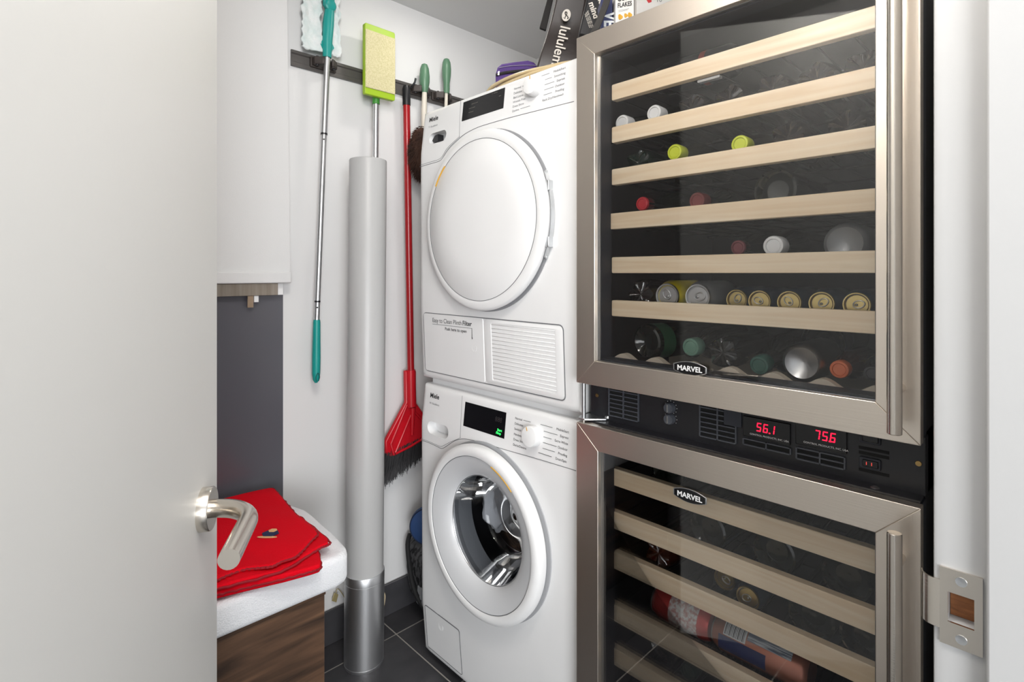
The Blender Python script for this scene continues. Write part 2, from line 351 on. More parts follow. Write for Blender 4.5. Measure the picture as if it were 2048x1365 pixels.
def fascia(t, fx, slope, disp, knob, kr, mark, left, right_, lx, rx, tz, sub_, logo, dark):
    upv = (slope, 0, 1)
    (a, b_, c_, d) = disp
    q = [Vector((fx(z) - .0006, y, z)) for (y, z) in ((a, d), (b_, d), (b_, c_), (a, c_))]
    dp = MB().prism(q, (.001, 0, 0)).build('display', M_blackg, t)
    y, z = knob; n = Vector((-1, 0, slope)).normalized(); o = Vector((fx(z), y, z))
    kb = MB().lathe([(kr, -.004), (kr, .012), (kr * .985, .018), (kr * .95, .0205), (kr * .9, .021), (.001, .021)], o, n, 48).build('selector_knob', M_plastic, t)
    u2 = Vector(upv).normalized(); r2 = Vector((0, -1, 0)); dr_ = (r2 * math.cos(mark) + u2 * math.sin(mark)).normalized(); sd = n.cross(dr_).normalized()
    top = o + n * .0212; qq = [top + dr_ * kr * .55 - sd * .0011, top + dr_ * kr * .92 - sd * .0011, top + dr_ * kr * .92 + sd * .0011, top + dr_ * kr * .55 + sd * .0011]
    MB().prism(qq, n * .0003).build('pointer_mark', M_gold, kb, smooth=False)
    for i, s in enumerate(left):
        zz = tz[0] + (tz[1] - tz[0]) * i / 5; text(s, .0078, (fx(zz) - .0008, lx, zz), (0, -1, 0), upv, dark, t, 'programme_lettering')
        ln = .011 + .003 * (5 - abs(2 * i - 5)) * .0 
        y2 = y + kr * 1.15 + (.0 if 0 < i < 5 else -.012); y1_ = lx - .0042 * len(s) - .003
        if y1_ > y2: MB().box(fx(zz) - .0007, fx(zz) + .001, y2, y1_, zz + .0024, zz + .0029).build('programme_line', dark, t, smooth=False)
    for i, s in enumerate(right_):
        zz = tz[2] + (tz[3] - tz[2]) * i / 5; text(s, .0078, (fx(zz) - .0008, rx, zz), (0, -1, 0), upv, dark, t, 'programme_lettering', align='RIGHT')
        y2 = y - kr * 1.15 + (.0 if 0 < i < 5 else .012); y1_ = rx + .0042 * len(s) + .003
        if y2 > y1_: MB().box(fx(zz) - .0007, fx(zz) + .001, y1_, y2, zz + .0024, zz + .0029).build('programme_line', dark, t, smooth=False)
    text('Miele', .0185, (fx(logo[1]) - .0009, logo[0], logo[1]), (0, -1, 0), upv, M_ink, t, 'brand_lettering', bold=.022, sx=1.08)
    text(sub_, .0078, (fx(logo[2]) - .0009, logo[0], logo[2]), (0, -1, 0), upv, M_grey_ink, t, 'model_lettering')
    return dp
dp = fascia(dr, fxd, .118, (1.137, .973, 1.5515, 1.6045), (.864, 1.577), .0235, math.radians(97),
       ['Normal', 'Delicates', 'Bed Linens', 'Wrinkle Free', 'Dress Shirts', 'Denims'], ['MobileStart', 'Smoothing', 'Express', 'Outdoor', 'Proofing', 'Rack Dry/Handwash'],
       .939, .775, (1.589, 1.533, 1.5975, 1.5365), 'T1 Excellence', (1.292, 1.581, 1.563), M_grey_ink)
M_dim = mat('dim_display_print', '5B5752', .6)
for (a, b_, z) in ((1.075, 1.10, 1.590), (1.085, 1.11, 1.5795), (1.09, 1.11, 1.569), (.985, .993, 1.586), (1.000, 1.014, 1.5985), (1.018, 1.021, 1.5985)): MB().box(fxd(z) - .0009, fxd(z) + .0002, a, b_, z, z + .0016).build('display_print', M_dim, dp, smooth=False)
# filter flap and grille
fl_ = MB().prism(rrect(1.042, 1.306, .856, 1.0245, .008, lambda a, b: (fxd(b) - .0016, a, b)), (.012, 0, 0)).build('filter_flap', M_white, dr, bevel=.0012)
gp = MB().prism(rrect(.773, 1.0385, .857, 1.0225, .014, lambda a, b: (fxd(b) - .0012, a, b)), (.024, 0, 0)).build('grille_panel', M_white, dr, bevel=.001)
MB().tube(rrect(.7725, 1.3065, .8555, 1.025, .012, lambda a, b: (fxd(b) - .0006, a, b), 5), .0012, 6, True).build('seam', M_seam, dr)
carve(gp, MB().prism(rrect(.797, 1.013, .868, 1.0135, .004, lambda a, b: (.88, a, b)), (.0425, 0, 0)))
for i in range(15):
    z = .8715 + i * .00975; x = fxd(z)
    MB().prism([(x + .010, 1.011, z), (x - .0002, 1.011, z + .0010), (x - .0012, 1.011, z + .0026), (x - .0002, 1.011, z + .0044), (x + .010, 1.011, z + .0066)], (0, -.212, 0)).build('grille_slat', M_white, gp, bevel=.0006, seg=1)
zt = 1.0005
text('Easy to Clean Plinth', .0175, (fxd(zt) - .0022, 1.262, zt), (0, -1, 0), UP, M_ink, fl_, width=.131)
text('Filter', .0175, (fxd(zt) - .0022, 1.1255, zt), (0, -1, 0), UP, M_ink, fl_, bold=.02, width=.038)
text('Push here to open', .0118, (fxd(.983) - .0022, 1.204, .9815), (0, -1, 0), UP, M_ink, fl_, bold=.012, width=.094)
MB().box(fxd(.994) - .0022, fxd(.994) - .001, 1.0865, 1.262, .9945, .9953).box(fxd(.99) - .0022, fxd(.99) - .001, 1.0862, 1.0872, .9685, .995).prism([(fxd(.97) - .0022, 1.0885, .970), (fxd(.97) - .0022, 1.0849, .970), (fxd(.97) - .0022, 1.0867, .9655)], (.001, 0, 0)).build('print_arrow', M_ink, fl_, smooth=False)
MB().lathe([(.0105, 0), (.0105, .0006), (.008, .0007), (.001, -.0012)], (fxd(.943) - .0014, 1.081, .943), (-1, 0, 0), 32).build('push_dimple', M_white, fl_)
# --- washing machine
WZ0, WZ1 = .022, .8135
def fxw(z):
    if z > .70: return .9115 + (z - .70) * .119
    if z > .18: return .9115 + .0035 * (.70 - z)
    return .91332 + (.18 - z) * .085
wm = thing('washing_machine', (1.22, 1.029, 0), 'white front loading washing machine with glass porthole under the dryer', 'washing machine')
sh = MB().box(1.53, 1.54, YA + .001, YB - .001, WZ0, WZ1 - .001); sh.box(.958, 1.54, YA + .001, YA + .009, WZ0, WZ1 - .001); sh.box(.958, 1.54, YB - .009, YB - .001, WZ0, WZ1 - .001); sh.box(.958, 1.54, YA + .001, YB - .001, WZ1 - .012, WZ1 - .001); sh.box(.958, 1.54, YA + .001, YB - .001, WZ0 + .001, WZ0 + .012)
sh.build('body', M_white, wm)
MB().box(.950, 1.53, YA + .010, YB - .010, WZ1, DZ0 - .0004).build('stacking_kit', M_white, wm)
for yy in (YA + .05, YB - .05):
    for xx in (.98, 1.48): MB().lathe([(.018, 0), (.018, .008), (.01, .009), (.01, .024)], (xx, yy, 0), (0, 0, 1), 16).build('foot', M_black, wm)
WCY, WCZ = 1.029, .486
fp = panel_mesh(YA, YB, WZ0, WZ1, fxw, WCY, WCZ, .165, .957).build('front_panel', M_white, wm)
carve(fp, stadium(1.192, 1.290, .677, .713, .88, .942))
seam(wm, [(841.5, 881), (855, 885), (873, 893), (881, 897), (886, 897), (893, 893), (910, 882), (925, 878.5), (940, 880), (965, 886), (1010, 900), (1080, 920), (1152, 942)], fxw)
seam(wm, [(842, 878), (856, 883), (872, 890), (881, 893.5), (887, 892), (900, 885), (919, 877), (920.5, 873), (921.5, 850), (923, 820), (924.5, 792)], fxw, .00045)
wpr = [(.150, .036), (.190, .036), (.198, .029), (.211, .028), (.2162, .0255), (.2175, .017), (.216, .009), (.211, .003), (.204, .0003), (.196, .0), (.1905, .002), (.1893, .005)]
wd = MB().lathe([(r, .873 + x) for r, x in wpr], (0, WCY, WCZ), (1, 0, 0), 128, False, False).build('door', M_white, wm)
dish = [(.1893, .005), (.1885, .0045), (.180, .0065), (.160, .013), (.146, .020), (.1375, .027), (.1345, .034)]
MB().lathe([(r, .873 + x) for r, x in dish], (0, WCY, WCZ), (1, 0, 0), 128, False, False).build('inner_ring', mat('pale_grey_plastic', 'C9CACC', .32), wd, label='pale grey dished ring')
MB().lathe([(.2080, .912), (.2080, .9085), (.2205, .9085), (.2205, .9135)], (0, WCY, WCZ), (1, 0, 0), 96, False, False).build('door_shade_ring', mat('light_grey_shade', 'A9AAAD', .6), wm)  # lighter ring, shade under the washer door edge put in as colour
MB().tube(arc(WCY, WCZ, .1893, .8775, 0, 2 * math.pi, 120)[:-1], .0009, 6, True).build('rim_line', mat('rim_dark', '55575B', .5), wd)
MB().tube(arc(WCY, WCZ, .1898, .8762, math.radians(180 - 73), math.radians(180 - 48), 20), .0026, 8).build('opening_mark', M_gold, wd, label='amber opening mark on rim')
MB().tube(arc(WCY, WCZ, .1340, .9065, 0, 2 * math.pi, 90)[:-1], .0016, 8, True).build('porthole_trim', M_chrome, wd)
gl = [(.1335, .905), (.131, .912), (.122, .935), (.113, .965), (.104, .992), (.097, 1.004), (.085, 1.010), (.04, 1.014), (.001, 1.015)]
MB().lathe([(r, x) for r, x in gl], (0, WCY, WCZ), (1, 0, 0), 80, False, True).build('porthole_glass', glassmat('porthole_glass', 'CDCFD2', .55), wd)
MB().lathe([(.165, .936), (.150, .938), (.147, .95), (.150, .985), (.165, .99)], (0, WCY, WCZ), (1, 0, 0), 64, False, False).build('seal_shade_ring', mat('grey_rubber', '77797C', .45), wm)  # the rubber seal proper, behind the porthole glass
MB().lathe([(.165, .99), (.215, 1.0), (.23, 1.03), (.23, 1.40), (.02, 1.42)], (0, WCY, WCZ), (1, 0, 0), 64, False, True).build('drum', mat('drum_steel', '2E2D2F', .55, .2), wm)
dp = fascia(wm, fxw, .119, (1.129, .9685, .729, .7925), (.868, .757), .0245, math.radians(115),
       ['Normal', 'Delicates', 'Sanitize', 'Handwash', 'Dress Shirts', 'Darks/Denims'], ['MobileStart', 'Express', 'Extra White', 'Outdoor', 'Proofing', 'Drain/Spin'],
       .936, .766, (.7835, .7205, .7845, .7205), 'W1 Excellence', (1.289, .779, .7605), M_ink)
M_led = mat('green_led', '35F06A', .5, emit=1.6)
text('Start', .0085, (fxw(.742) - .0015, .9945, .7435), (0, -1, 0), (.119, 0, 1), M_led, dp, 'lit_lettering', bold=.02)
text('/Stop', .0085, (fxw(.735) - .0015, .9985, .7360), (0, -1, 0), (.119, 0, 1), M_led, dp, 'lit_lettering', bold=.02)
text('888', .017, (fxw(.765) - .0015, 1.006, .7655), (0, -1, 0), (.119, 0, 1), mat('unlit_segment', '2E2A2C', .5), dp, 'unlit_digits', shear=.1)
wf = MB().prism(rrect(1.146, 1.305, .042, .168, .005, lambda a, b: (fxw(b) - .0010, a, b)), (.01, 0, 0)).build('filter_flap', M_white, wm, bevel=.001)
MB().tube(rrect(1.1455, 1.3055, .0415, .1685, .006, lambda a, b: (fxw(b) - .0005, a, b)), .0011, 6, True).build('seam', M_seam, wm)
MB().lathe([(.011, 0), (.011, .0006), (.009, .0007), (.001, -.001)], (fxw(.14) - .0008, 1.232, .137), (-1, 0, 0), 28).build('push_dimple', M_white, wf)
# laundry in the drum
def crumple(name, c, rx, ry, rz, seed, m, amp=.3):
    rr = random.Random(seed); bm = bmesh.new(); bmesh.ops.create_icosphere(bm, subdivisions=4, radius=1)
    ph = [(Vector((rr.uniform(-1, 1), rr.uniform(-1, 1), rr.uniform(-1, 1))).normalized() * rr.uniform(2.5, 6), rr.uniform(0, 6)) for _ in range(9)]
    for v in bm.verts:
        d = sum(1 - abs(math.sin(v.co.dot(k) + p)) * 2 for k, p in ph) / 9; q = v.co * (1 + amp * d); v.co = Vector((q.x * rx, q.y * ry, q.z * rz))
    me = bpy.data.meshes.new(name); bm.to_mesh(me); bm.free(); return link(name, me, m, None, Vector(c))
M_cloth = mat('white_cotton', 'F0F0F2', .9)
tag(crumple('laundry', (1.080, 1.165, .462), .056, .050, .090, 3, M_cloth, .55), 'crumpled white laundry inside the washing machine drum', 'laundry')
tag(crumple('dark_garment', (1.16, 1.09, .36), .08, .09, .05, 5, mat('dark_cloth', '2A2426', .9), .4), 'dark garment low in the washing machine drum', 'laundry')

# ------------------------------------------------------------------ wine fridge
XF = .885; FY0, FY1 = .1325, .7155
wf_ = thing('wine_fridge', (1.2, .424, 0), 'tall black wine fridge with two steel framed glass doors', 'wine fridge')
T = wf_
XI = .940                                      # front of the cabinet
sh = MB()
sh.box(XI, 1.50, .136, .152, .06, 1.648); sh.box(XI, 1.50, .696, .712, .06, 1.648); sh.box(1.47, 1.50, .136, .712, .06, 1.648)
sh.box(XI, 1.50, .136, .712, 1.62, 1.648); sh.box(XI, 1.50, .136, .712, .06, .10); sh.box(XI + .012, 1.50, .136, .712, .825, .915)
sh.build('cabinet', M_liner, T)
MB().box(.99, 1.48, .15, .70, 0, .062).build('plinth', M_black, T)
# control strip between the doors
PXc = .932
cp = MB().box(PXc, XI + .014, .134, .714, .829, .912).build('control_panel', M_black, T, bevel=.001)
M_slat = mat('vent_slat_plastic', '45484F', .4)
def vent(y0, y1, z0, z1, rows, cols):
    vb = MB().box(PXc - .0004, PXc + .001, y0, y1, z0, z1).build('vent', mat('vent_dark', '060607', .8), cp)
    pitch = (z1 - z0) / rows
    for r in range(rows + 1):
        zz = z0 + r * pitch
        for k in range(cols):
            a = y0 + (y1 - y0) * k / cols; b = y0 + (y1 - y0) * (k + 1) / cols
            MB().box(PXc - .0035, PXc + .0005, a + .0012, b - .0012, zz - .0011, zz + .0011).build('vent_slat', M_slat, vb)
    for k in range(cols + 1):
        a = y0 + (y1 - y0) * k / cols; MB().box(PXc - .003, PXc + .0005, a - .0012, a + .0012, z0, z1).build('vent_rib', M_slat, vb)
vent(.594, .665, .843, .905, 7, 2)
vent(.398, .464, .843, .905, 7, 2)
vent(.232, .300, .842, .860, 2, 2); vent(.309, .385, .846, .856, 1, 2)
for (y, z) in ((.5235, .8835), (.5235, .8625)):
    kn = MB().lathe([(.0108, 0), (.0108, .003), (.0098, .009), (.009, .0105), (.001, .0105)], (PXc - .0005, y, z), (-1, 0, 0), 28).build('thermostat_knob', M_slat, cp)
    MB().box(PXc - .0135, PXc - .0105, y - .0012, y + .0012, z - .007, z + .007).build('knob_grip', M_chrome, kn)
    dots = MB()
    for i in range(10):
        a = math.radians(-60 + i * 30); dots.lathe([(.0007, 0), (.0006, .0004)], (PXc - .0002, y + .0128 * math.cos(a), z + .0128 * math.sin(a)), (-1, 0, 0), 8)
    dots.build('scale_dots', mat('white_print', 'E8E8E8', .6), cp)
M_ledr = mat('red_led', 'FF1438', .5, emit=2.2)
def seg(parent, s, y, z, h):
    ww = h * .52; t = h * .115; SEG = {'0': 'abcdef', '1': 'bc', '2': 'abged', '3': 'abgcd', '4': 'fgbc', '5': 'afgcd', '6': 'afgecd', '7': 'abc', '8': 'abcdefg', '9': 'abcdfg'}
    m = MB(); x = PXc - .0046; cy = y
    def bar(a0, b0, a1, b1):
        sl = .12; m.prism([(x, cy - (a0 + sl * b0), z + b0), (x, cy - (a1 + sl * b0), z + b0), (x, cy - (a1 + sl * b1), z + b1), (x, cy - (a0 + sl * b1), z + b1)], (.0003, 0, 0))
    for ch in s:
        if ch == '.': m.prism([(x, cy + t * .6, z - t * .2), (x, cy - t * .9, z - t * .2), (x, cy - t * .9, z + t), (x, cy + t * .6, z + t)], (.0003, 0, 0)); continue
        for q in SEG[ch]:
            g = t * .35
            if q == 'a': bar(g, h - t, ww - g, h)
            if q == 'd': bar(g, 0, ww - g, t)
            if q == 'g': bar(g, h / 2 - t / 2, ww - g, h / 2 + t / 2)
            if q == 'b': bar(ww - t, h / 2 + g, ww, h - g)
            if q == 'c': bar(ww - t, g, ww, h / 2 - g)
            if q == 'e': bar(0, g, t, h / 2 - g)
            if q == 'f': bar(0, h / 2 + g, t, h - g)
        cy -= ww + h * .22
    m.build('lit_digits', M_ledr, parent, smooth=False)
for (a, b_, z0, z1, s, ys_, zs) in ((.385, .309, .861, .8955, '56.1', .3625, .8735), (.301, .229, .866, .902, '75.6', .2735, .880)):
    tm = MB().box(PXc - .004, PXc + .001, b_, a, z0, z1).build('thermometer', M_blackg, cp, bevel=.001)
    seg(tm, s, ys_, zs, .0145)
    text('CONTROL PRODUCTS, INC. USA', .0042, (PXc - .0044, a - .012, z0 + .0045), (0, -1, 0), UP, mat('white_print', 'E8E8E8', .6), tm, 'lettering')
for zz in (.8965, .8595):
    sw = MB().prism(rrect(.186, .213, zz - .008, zz + .008, .002, lambda a, b: (PXc - .004, a, b)), (.004, 0, 0)).build('rocker_switch', M_gasket, cp, bevel=.0008)
    MB().box(PXc - .0062, PXc - .003, .1885, .2085, zz - .005, zz + .005).build('rocker', M_blackg, sw, bevel=.001)
    if zz < .88: text('1  1', .0062, (PXc - .0066, .2045, zz - .0018), (0, -1, 0), UP, mat('red_glow', 'E0483F', .5, emit=.8), sw, 'switch_mark', bold=.03)
for zz in (.880, .8725, .847):
    MB().box(PXc - .0006, PXc + .001, .176, .214, zz - .0022, zz + .0022).build('vent_slot', MATS['vent_dark'], cp)
MB().box(PXc - .004, PXc + .001, .388, .419, .873, .905).build('cover_plate', M_gasket, cp, bevel=.001)
for (y, z) in ((.142, .8735), (.697, .8785)):
    MB().lathe([(.004, 0), (.0036, .0012), (.001, .0014)], (PXc - .0002, y, z), (-1, 0, 0), 14).build('screw', mat('brass_screw', 'A88C5C', .35, 1), cp)
MB().box(.905, .945, .136, .712, .8275, .8305).build('hinge_rail', M_black, cp)
# hinge between the doors on the dryer side
hn = MB().prism([(.892, .716, .8315), (.892, .700, .8315), (.925, .668, .8315), (.936, .668, .8315), (.936, .722, .8315), (.905, .724, .8315)], (0, 0, .0035)).build('door_hinge', M_chrome, T, bevel=.0008, label='zinc plated hinge plate between the doors')
MB().cyl((.905, .712, .826), (.905, .712, .912), .0045, n=14).build('hinge_pin', M_chrome, hn)
MB().lathe([(.006, 0), (.0055, .004), (.002, .005)], (.935, .672, .835), (0, 0, 1), 12).build('hinge_bolt', M_chrome, hn)
MB().lathe([(.006, 0), (.0058, .003), (.003, .005)], (.915, .19, .8277), (0, 0, 1), 14).build('door_stop_pin', M_chrome, cp)
def fridge_door(z0, z1, iz0, iz1, iy0, iy1, hz0, hz1, standoffs, badge, name):
    D = MB().box(XF + .006, XF + .036, FY0 + .004, FY1 - .004, z0 + .003, z0 + .012).build(name, M_gasket, T)
    # black inner frame
    k = MB(); 
    for (a, b_, c_, d) in ((FY0 + .002, iy0 + .004, z0 + .002, z1 - .002), (iy1 - .004, FY1 - .002, z0 + .002, z1 - .002), (iy0, iy1, z0 + .002, iz0 + .004), (iy0, iy1, iz1 - .004, z1 - .002)):
        k.box(XF + .018, XI - .002, a, b_, c_, d)
    bpy.data.objects.remove(D); 
    D = k.build(name, M_gasket, T)
    for (nm, P, mt) in (('frame_rail', [(FY0, z1), (FY1, z1), (iy1, iz1), (iy0, iz1)], M_steelh), ('frame_rail', [(FY0, z0), (FY1, z0), (iy1, iz0), (iy0, iz0)], M_steelh),
                        ('frame_stile', [(FY0, z0), (FY0, z1), (iy0, iz1), (iy0, iz0)], M_steelv), ('frame_stile', [(FY1, z0), (FY1, z1), (iy1, iz1), (iy1, iz0)], M_steelv)):
        MB().prism([(XF, y, z) for y, z in P], (.020, 0, 0)).build(nm, mt, D, bevel=.0009)
    MB().box(XF + .0065, XF + .0105, iy0 - .006, iy1 + .006, iz0 - .006, iz1 + .006).build('glass_pane', M_glass, D)
    sp_ = MB()
    for (a, b_, c_, d) in ((iy0 - .004, iy0 + .001, iz0, iz1), (iy1 - .001, iy1 + .004, iz0, iz1), (iy0, iy1, iz0 - .004, iz0 + .001), (iy0, iy1, iz1 - .001, iz1 + .004)):
        sp_.box(XF + .011, XF + .024, a, b_, c_, d)
    sp_.build('pane_spacer', mat('perforated_spacer', '8C919B', .4, 1, bump=((10, 10, 900), .5)), D)
    hx, hy = .842, .1535
    hb = MB().lathe([(.0075, 0), (.0085, .0008), (.0085, hz1 - hz0 - .0008), (.0075, hz1 - hz0)], (hx, hy, hz0), (0, 0, 1), 28).build('bar_handle', M_steel, D, label='round brushed steel bar handle')
    for z in standoffs: MB().cyl((hx + .004, hy, z), (XF + .001, hy, z), .0055, n=16).build('handle_standoff', M_steel, hb)
    # badge on the glass
    by, bz = badge; ww, hh_ = .0315, .0122; xg = XF + .0062
    def bshape(s, x):
        top = [(x, by + ww * s * (1 - 2 * i / 12), bz + hh_ * s * (1 - .55 * (2 * i / 12 - 1) ** 2)) for i in range(13)]
        return top + [(x, p[1], 2 * bz - p[2]) for p in reversed(top)]
    bd = MB().prism(bshape(1, xg), (-.0022, 0, 0)).build('badge', M_chrome, D, bevel=.0004)
    MB().prism(bshape(.93, xg - .0022), (-.0003, 0, 0)).build('badge_face', M_blackg, bd, smooth=False)
    text('MARVEL', .0128, (xg - .0028, by + .0235, bz - .0046), (0, -1, 0), UP, mat('white_print', 'E8E8E8', .6), bd, 'badge_lettering', bold=.03, width=.047)
    return D
fridge_door(.9105, 1.635, .9605, 1.589, .1835, .6684, .931, 1.60, (.985, 1.55), (.463, .971), 'upper_door')
fridge_door(.075, .8273, .125, .778, .1835, .6600, .12, .803, (.755, .17), (.463, .7445), 'lower_door')
# shelves
XS = .948
UZ = [1.536, 1.4467, 1.3584, 1.2659, 1.1738, 1.0836]; LZ = [.7316, .6411, .5576, .4476, .3558, .262, .175]
REST = {}
def shelf(zt, hgt, yl):
    a = MB().prism(rrect(.160, yl, zt - hgt, zt, .003, lambda p, q: (XS - .012, p, q), 3), (.016, 0, 0)).build('shelf', M_maple, T, bevel=.0012)
    k = MB(); zr = zt - .022
    for xx in (XS + .02, XS + .17, XS + .34, XS + .49): k.cyl((xx, .154, zr - .004), (xx, .694, zr - .004), .002, n=6)
    for i in range(10):
        y = .175 + i * .0548; k.cyl((XS, y, zr), (XS + .50, y, zr), .002, n=6)
    k.build('wire_rack', mat('black_wire', '1A191B', .8, spec=.1), a); return zr + .002
for i, z in enumerate(UZ): REST['U%d' % i] = shelf(z, .0335, .6625 if i != 3 else .6665)
for i, z in enumerate(LZ): REST['L%d' % i] = shelf(z, .036, (.668, .668, .660, .679, .680, .676, .676)[i])
# wavy bottle cradle on the cabinet floor
def cz_(y): return .9655 + .0080 * math.cos(2 * math.pi * (y - .6373) / .0744)
wv = [(XS - .008, .159 + i * (.498 / 80), cz_(.159 + i * (.498 / 80))) for i in range(81)]
MB().prism(wv + [(XS - .008, .657, .918), (XS - .008, .159, .918)], (.017, 0, 0)).build('bottle_cradle', mat('grey_washed_wood', 'CFC3B2', .6), T)
MB().prism([(XS + .22 + p[0] - XS, p[1], p[2] - .014) for p in wv] + [(XS + .212, .657, .918), (XS + .212, .159, .918)], (.017, 0, 0)).build('bottle_cradle', MATS['grey_washed_wood'], T)

# ------------------------------------------------------------------ bottles and cans in the fridge
M_dkglass = mat('dark_green_glass', '10150F', .08, spec=.7)
M_brglass = mat('brown_glass', '3A170A', .08, spec=.7)
M_clear = glassmat('clear_bottle_glass', '9A9C9C', 3.0)
M_pet = mat('dark_soda', '1A1312', .04, spec=1.0)
M_canal = mat('can_aluminium', 'C8C9CB', .3, 1)
M_cangold = mat('can_gold', 'C2AE76', .32, 1)
def capmat(n, c, r=.4): return mat('cap_' + n, c, r)
BODY = {}
def mesh_of(key, fn):
    if key not in BODY: BODY[key] = fn()
    return BODY[key]
def lathe_mesh(name, prof, n=36, cap0=True, cap1=True, mod=None):
    m = MB().lathe(prof, (0, 0, 0), (1, 0, 0), n, cap0, cap1, mod); me = bpy.data.meshes.new(name); me.from_pydata(m.v, [], m.f); me.update()
    bm = bmesh.new(); bm.from_mesh(me); bmesh.ops.recalc_face_normals(bm, faces=bm.faces); bm.to_mesh(me); bm.free()
    me.polygons.foreach_set('use_smooth', [True] * len(me.polygons)); me.set_sharp_from_angle(angle=math.radians(38)); return me
def petal(r, h, t):
    k = max(0, 1 - h / .03); s = math.cos(5 * t) * .5 + .5
    return r * (1 - .10 * k * (1 - s) * (r / .04)), h + .016 * k * (1 - s) * min(1, r / .02) * (1 if h < .02 else .3)
PROF = {'wine_base': [(.002, .018), (.018, .016), (.027, .004), (.031, 0), (.035, .002), (.0365, .008), (.0365, .18), (.030, .21), (.016, .235), (.0145, .29), (.0145, .30)],
        'neck': [(.0145, 0), (.0145, .055), (.0165, .065), (.030, .095), (.0365, .115), (.0365, .29), (.033, .295), (.001, .292)],
        'short_neck': [(.0135, 0), (.0135, .02), (.020, .04), (.031, .075), (.0325, .09), (.0325, .21), (.028, .215), (.001, .212)],
        'soda': [(.001, .012), (.009, .008), (.020, .002), (.027, .004), (.0305, .016), (.0315, .03), (.0315, .12), (.029, .14), (.0315, .16), (.0315, .19), (.015, .25), (.0125, .27)],
        'can': [(.001, .004), (.0235, .004), (.0245, .0), (.026, .0), (.0265, .002), (.0285, .008), (.033, .017), (.033, .112), (.029, .12), (.0275, .122), (.001, .12)],
        'can_base': [(.001, .010), (.015, .006), (.023, .0015), (.0255, 0), (.029, .003), (.0325, .010), (.033, .014), (.033, .112), (.027, .12), (.001, .12)],
        'tall_can': [(.001, .004), (.0235, .004), (.0245, 0), (.0265, 0), (.029, .008), (.033, .017), (.033, .155), (.029, .163), (.0265, .165), (.001, .163)]}
RAD = {'wine_base': .0365, 'neck': .0365, 'short_neck': .0325, 'soda': .0315, 'can': .033, 'can_base': .033, 'tall_can': .033}
def drink(kind, nm, y, rest, label, cat, bm_, capm=None, xf=None, group=None, labm=None, roll=0, axis=None, capr=None, dz=0, loc=None, labr=(.12, .2), sc_=1.0):
    xf = XS + .016 if xf is None else xf
    t = thing(nm, loc if loc else (xf, y, rest + RAD[kind] * sc_ + dz + .0006), label, cat, group)
    me = mesh_of((kind, bm_.name), lambda: lathe_mesh(kind + '_body', PROF[kind], 40 if kind != 'soda' else 50, False if kind in ('neck', 'short_neck') else True, True, petal if kind == 'soda' else None))
    def put(name, me_, m):
        o = bpy.data.objects.new(name, me_); COL.objects.link(o); o.parent = t
        if not me_.materials: me_.materials.append(m)
        ORG[o.name] = Vector((0, 0, 0)); return o
    t.scale = (1 if kind in ('can',) else sc_, sc_, sc_)
    bo = put('body', me, bm_)
    if capm:
        r = capr or .0165
        put('cap', mesh_of(('cap', r, capm.name), lambda: lathe_mesh('cap', [(.001, -.0035), (r * .62, -.0035), (r * .66, -.0028), (r * .72, -.0050), (r * .92, -.0045), (r, -.002), (r, .022), (r * .9, .024), (.001, .024)], 28)), capm)
    if labm:
        rr = RAD[kind] + .0004
        put('label', mesh_of(('lab', kind, labm.name), lambda: lathe_mesh('label', [(rr, labr[0]), (rr, labr[1])], 40, False, False)), labm)
    if kind in ('can', 'tall_can'):
        def tabm():
            m = MB(); m.tube([(.0022, .013 * math.sin(a) * .62, .004 + .011 * math.cos(a)) for a in [2 * math.pi * i / 20 for i in range(20)]], .0014, 6, True)
            m.lathe([(.003, .0), (.003, .003)], (.001, 0, -.001), (1, 0, 0), 10)
            m.tube([(.0038, .0125 * math.sin(a), -.006 + .010 * math.cos(a)) for a in [2 * math.pi * i / 20 for i in range(20)]], .0005, 5, True)
            me_ = bpy.data.meshes.new('pull_tab'); me_.from_pydata(m.v, [], m.f); me_.polygons.foreach_set('use_smooth', [True] * len(me_.polygons)); return me_
        put('pull_tab', mesh_of(('tab',), tabm), M_canal)
        lm = M_cangold if (group and 'gold' in group) else M_canal
        put('lid', mesh_of(('lid', lm.name), lambda: lathe_mesh('lid', [(.001, .0030), (.0205, .0030), (.0222, .0045), (.0240, -.0008), (.0262, -.0010), (.0270, .0012), (.0272, .003)], 40, True, False)), lm)
    if axis is not None:
        t.rotation_mode = 'QUATERNION'; t.rotation_quaternion = Vector((1, 0, 0)).rotation_difference(Vector(axis)) @ Matrix.Rotation(roll, 3, 'X').to_quaternion()
    else: t.rotation_euler = (roll, 0, 0)
    return t
XD = .966
def yy(u, x=XD): return PX(u, 500, x).y
R = REST
# upper compartment
drink('tall_can', 'striped_can', 0, 0, 'dark can with red and silver bands lying on the topmost shelf', 'can', mat('dark_print_can', '2B2C33', .35, .6), loc=(XD + .06, .60, R['U0'] + .034), axis=(0, -1, 0), labm=mat('red_band', 'B5483A', .4), labr=(.10, .112))
t = MB().prism([(XD + .035, .575 - .07, R['U0']), (XD + .035, .575 - .115, R['U0']), (XD + .05, .575 - .115, R['U0'] + .058), (XD + .05, .575 - .07, R['U0'] + .052)], (.012, 0, 0)).build('paper_card', mat('paper', 'DADADA', .8), org=(XD + .04, .48, R['U0']))
tag(t, 'white paper card standing behind the topmost upper shelf', 'card'); 
ORG[t.name] = Vector((XD + .04, .48, R['U0']))
text('13', .02, (XD + .044, .492, R['U0'] + .036), (0, -1, 0), UP, M_ink, t, 'card_lettering')
drink('short_neck', 'white_capped_bottle', yy(1247), R['U1'], 'dark bottle with a white cap, nearest the dryer on the second shelf', 'bottle', M_dkglass, capmat('white', 'D8DADC'), group='white capped bottles', capr=.0165)
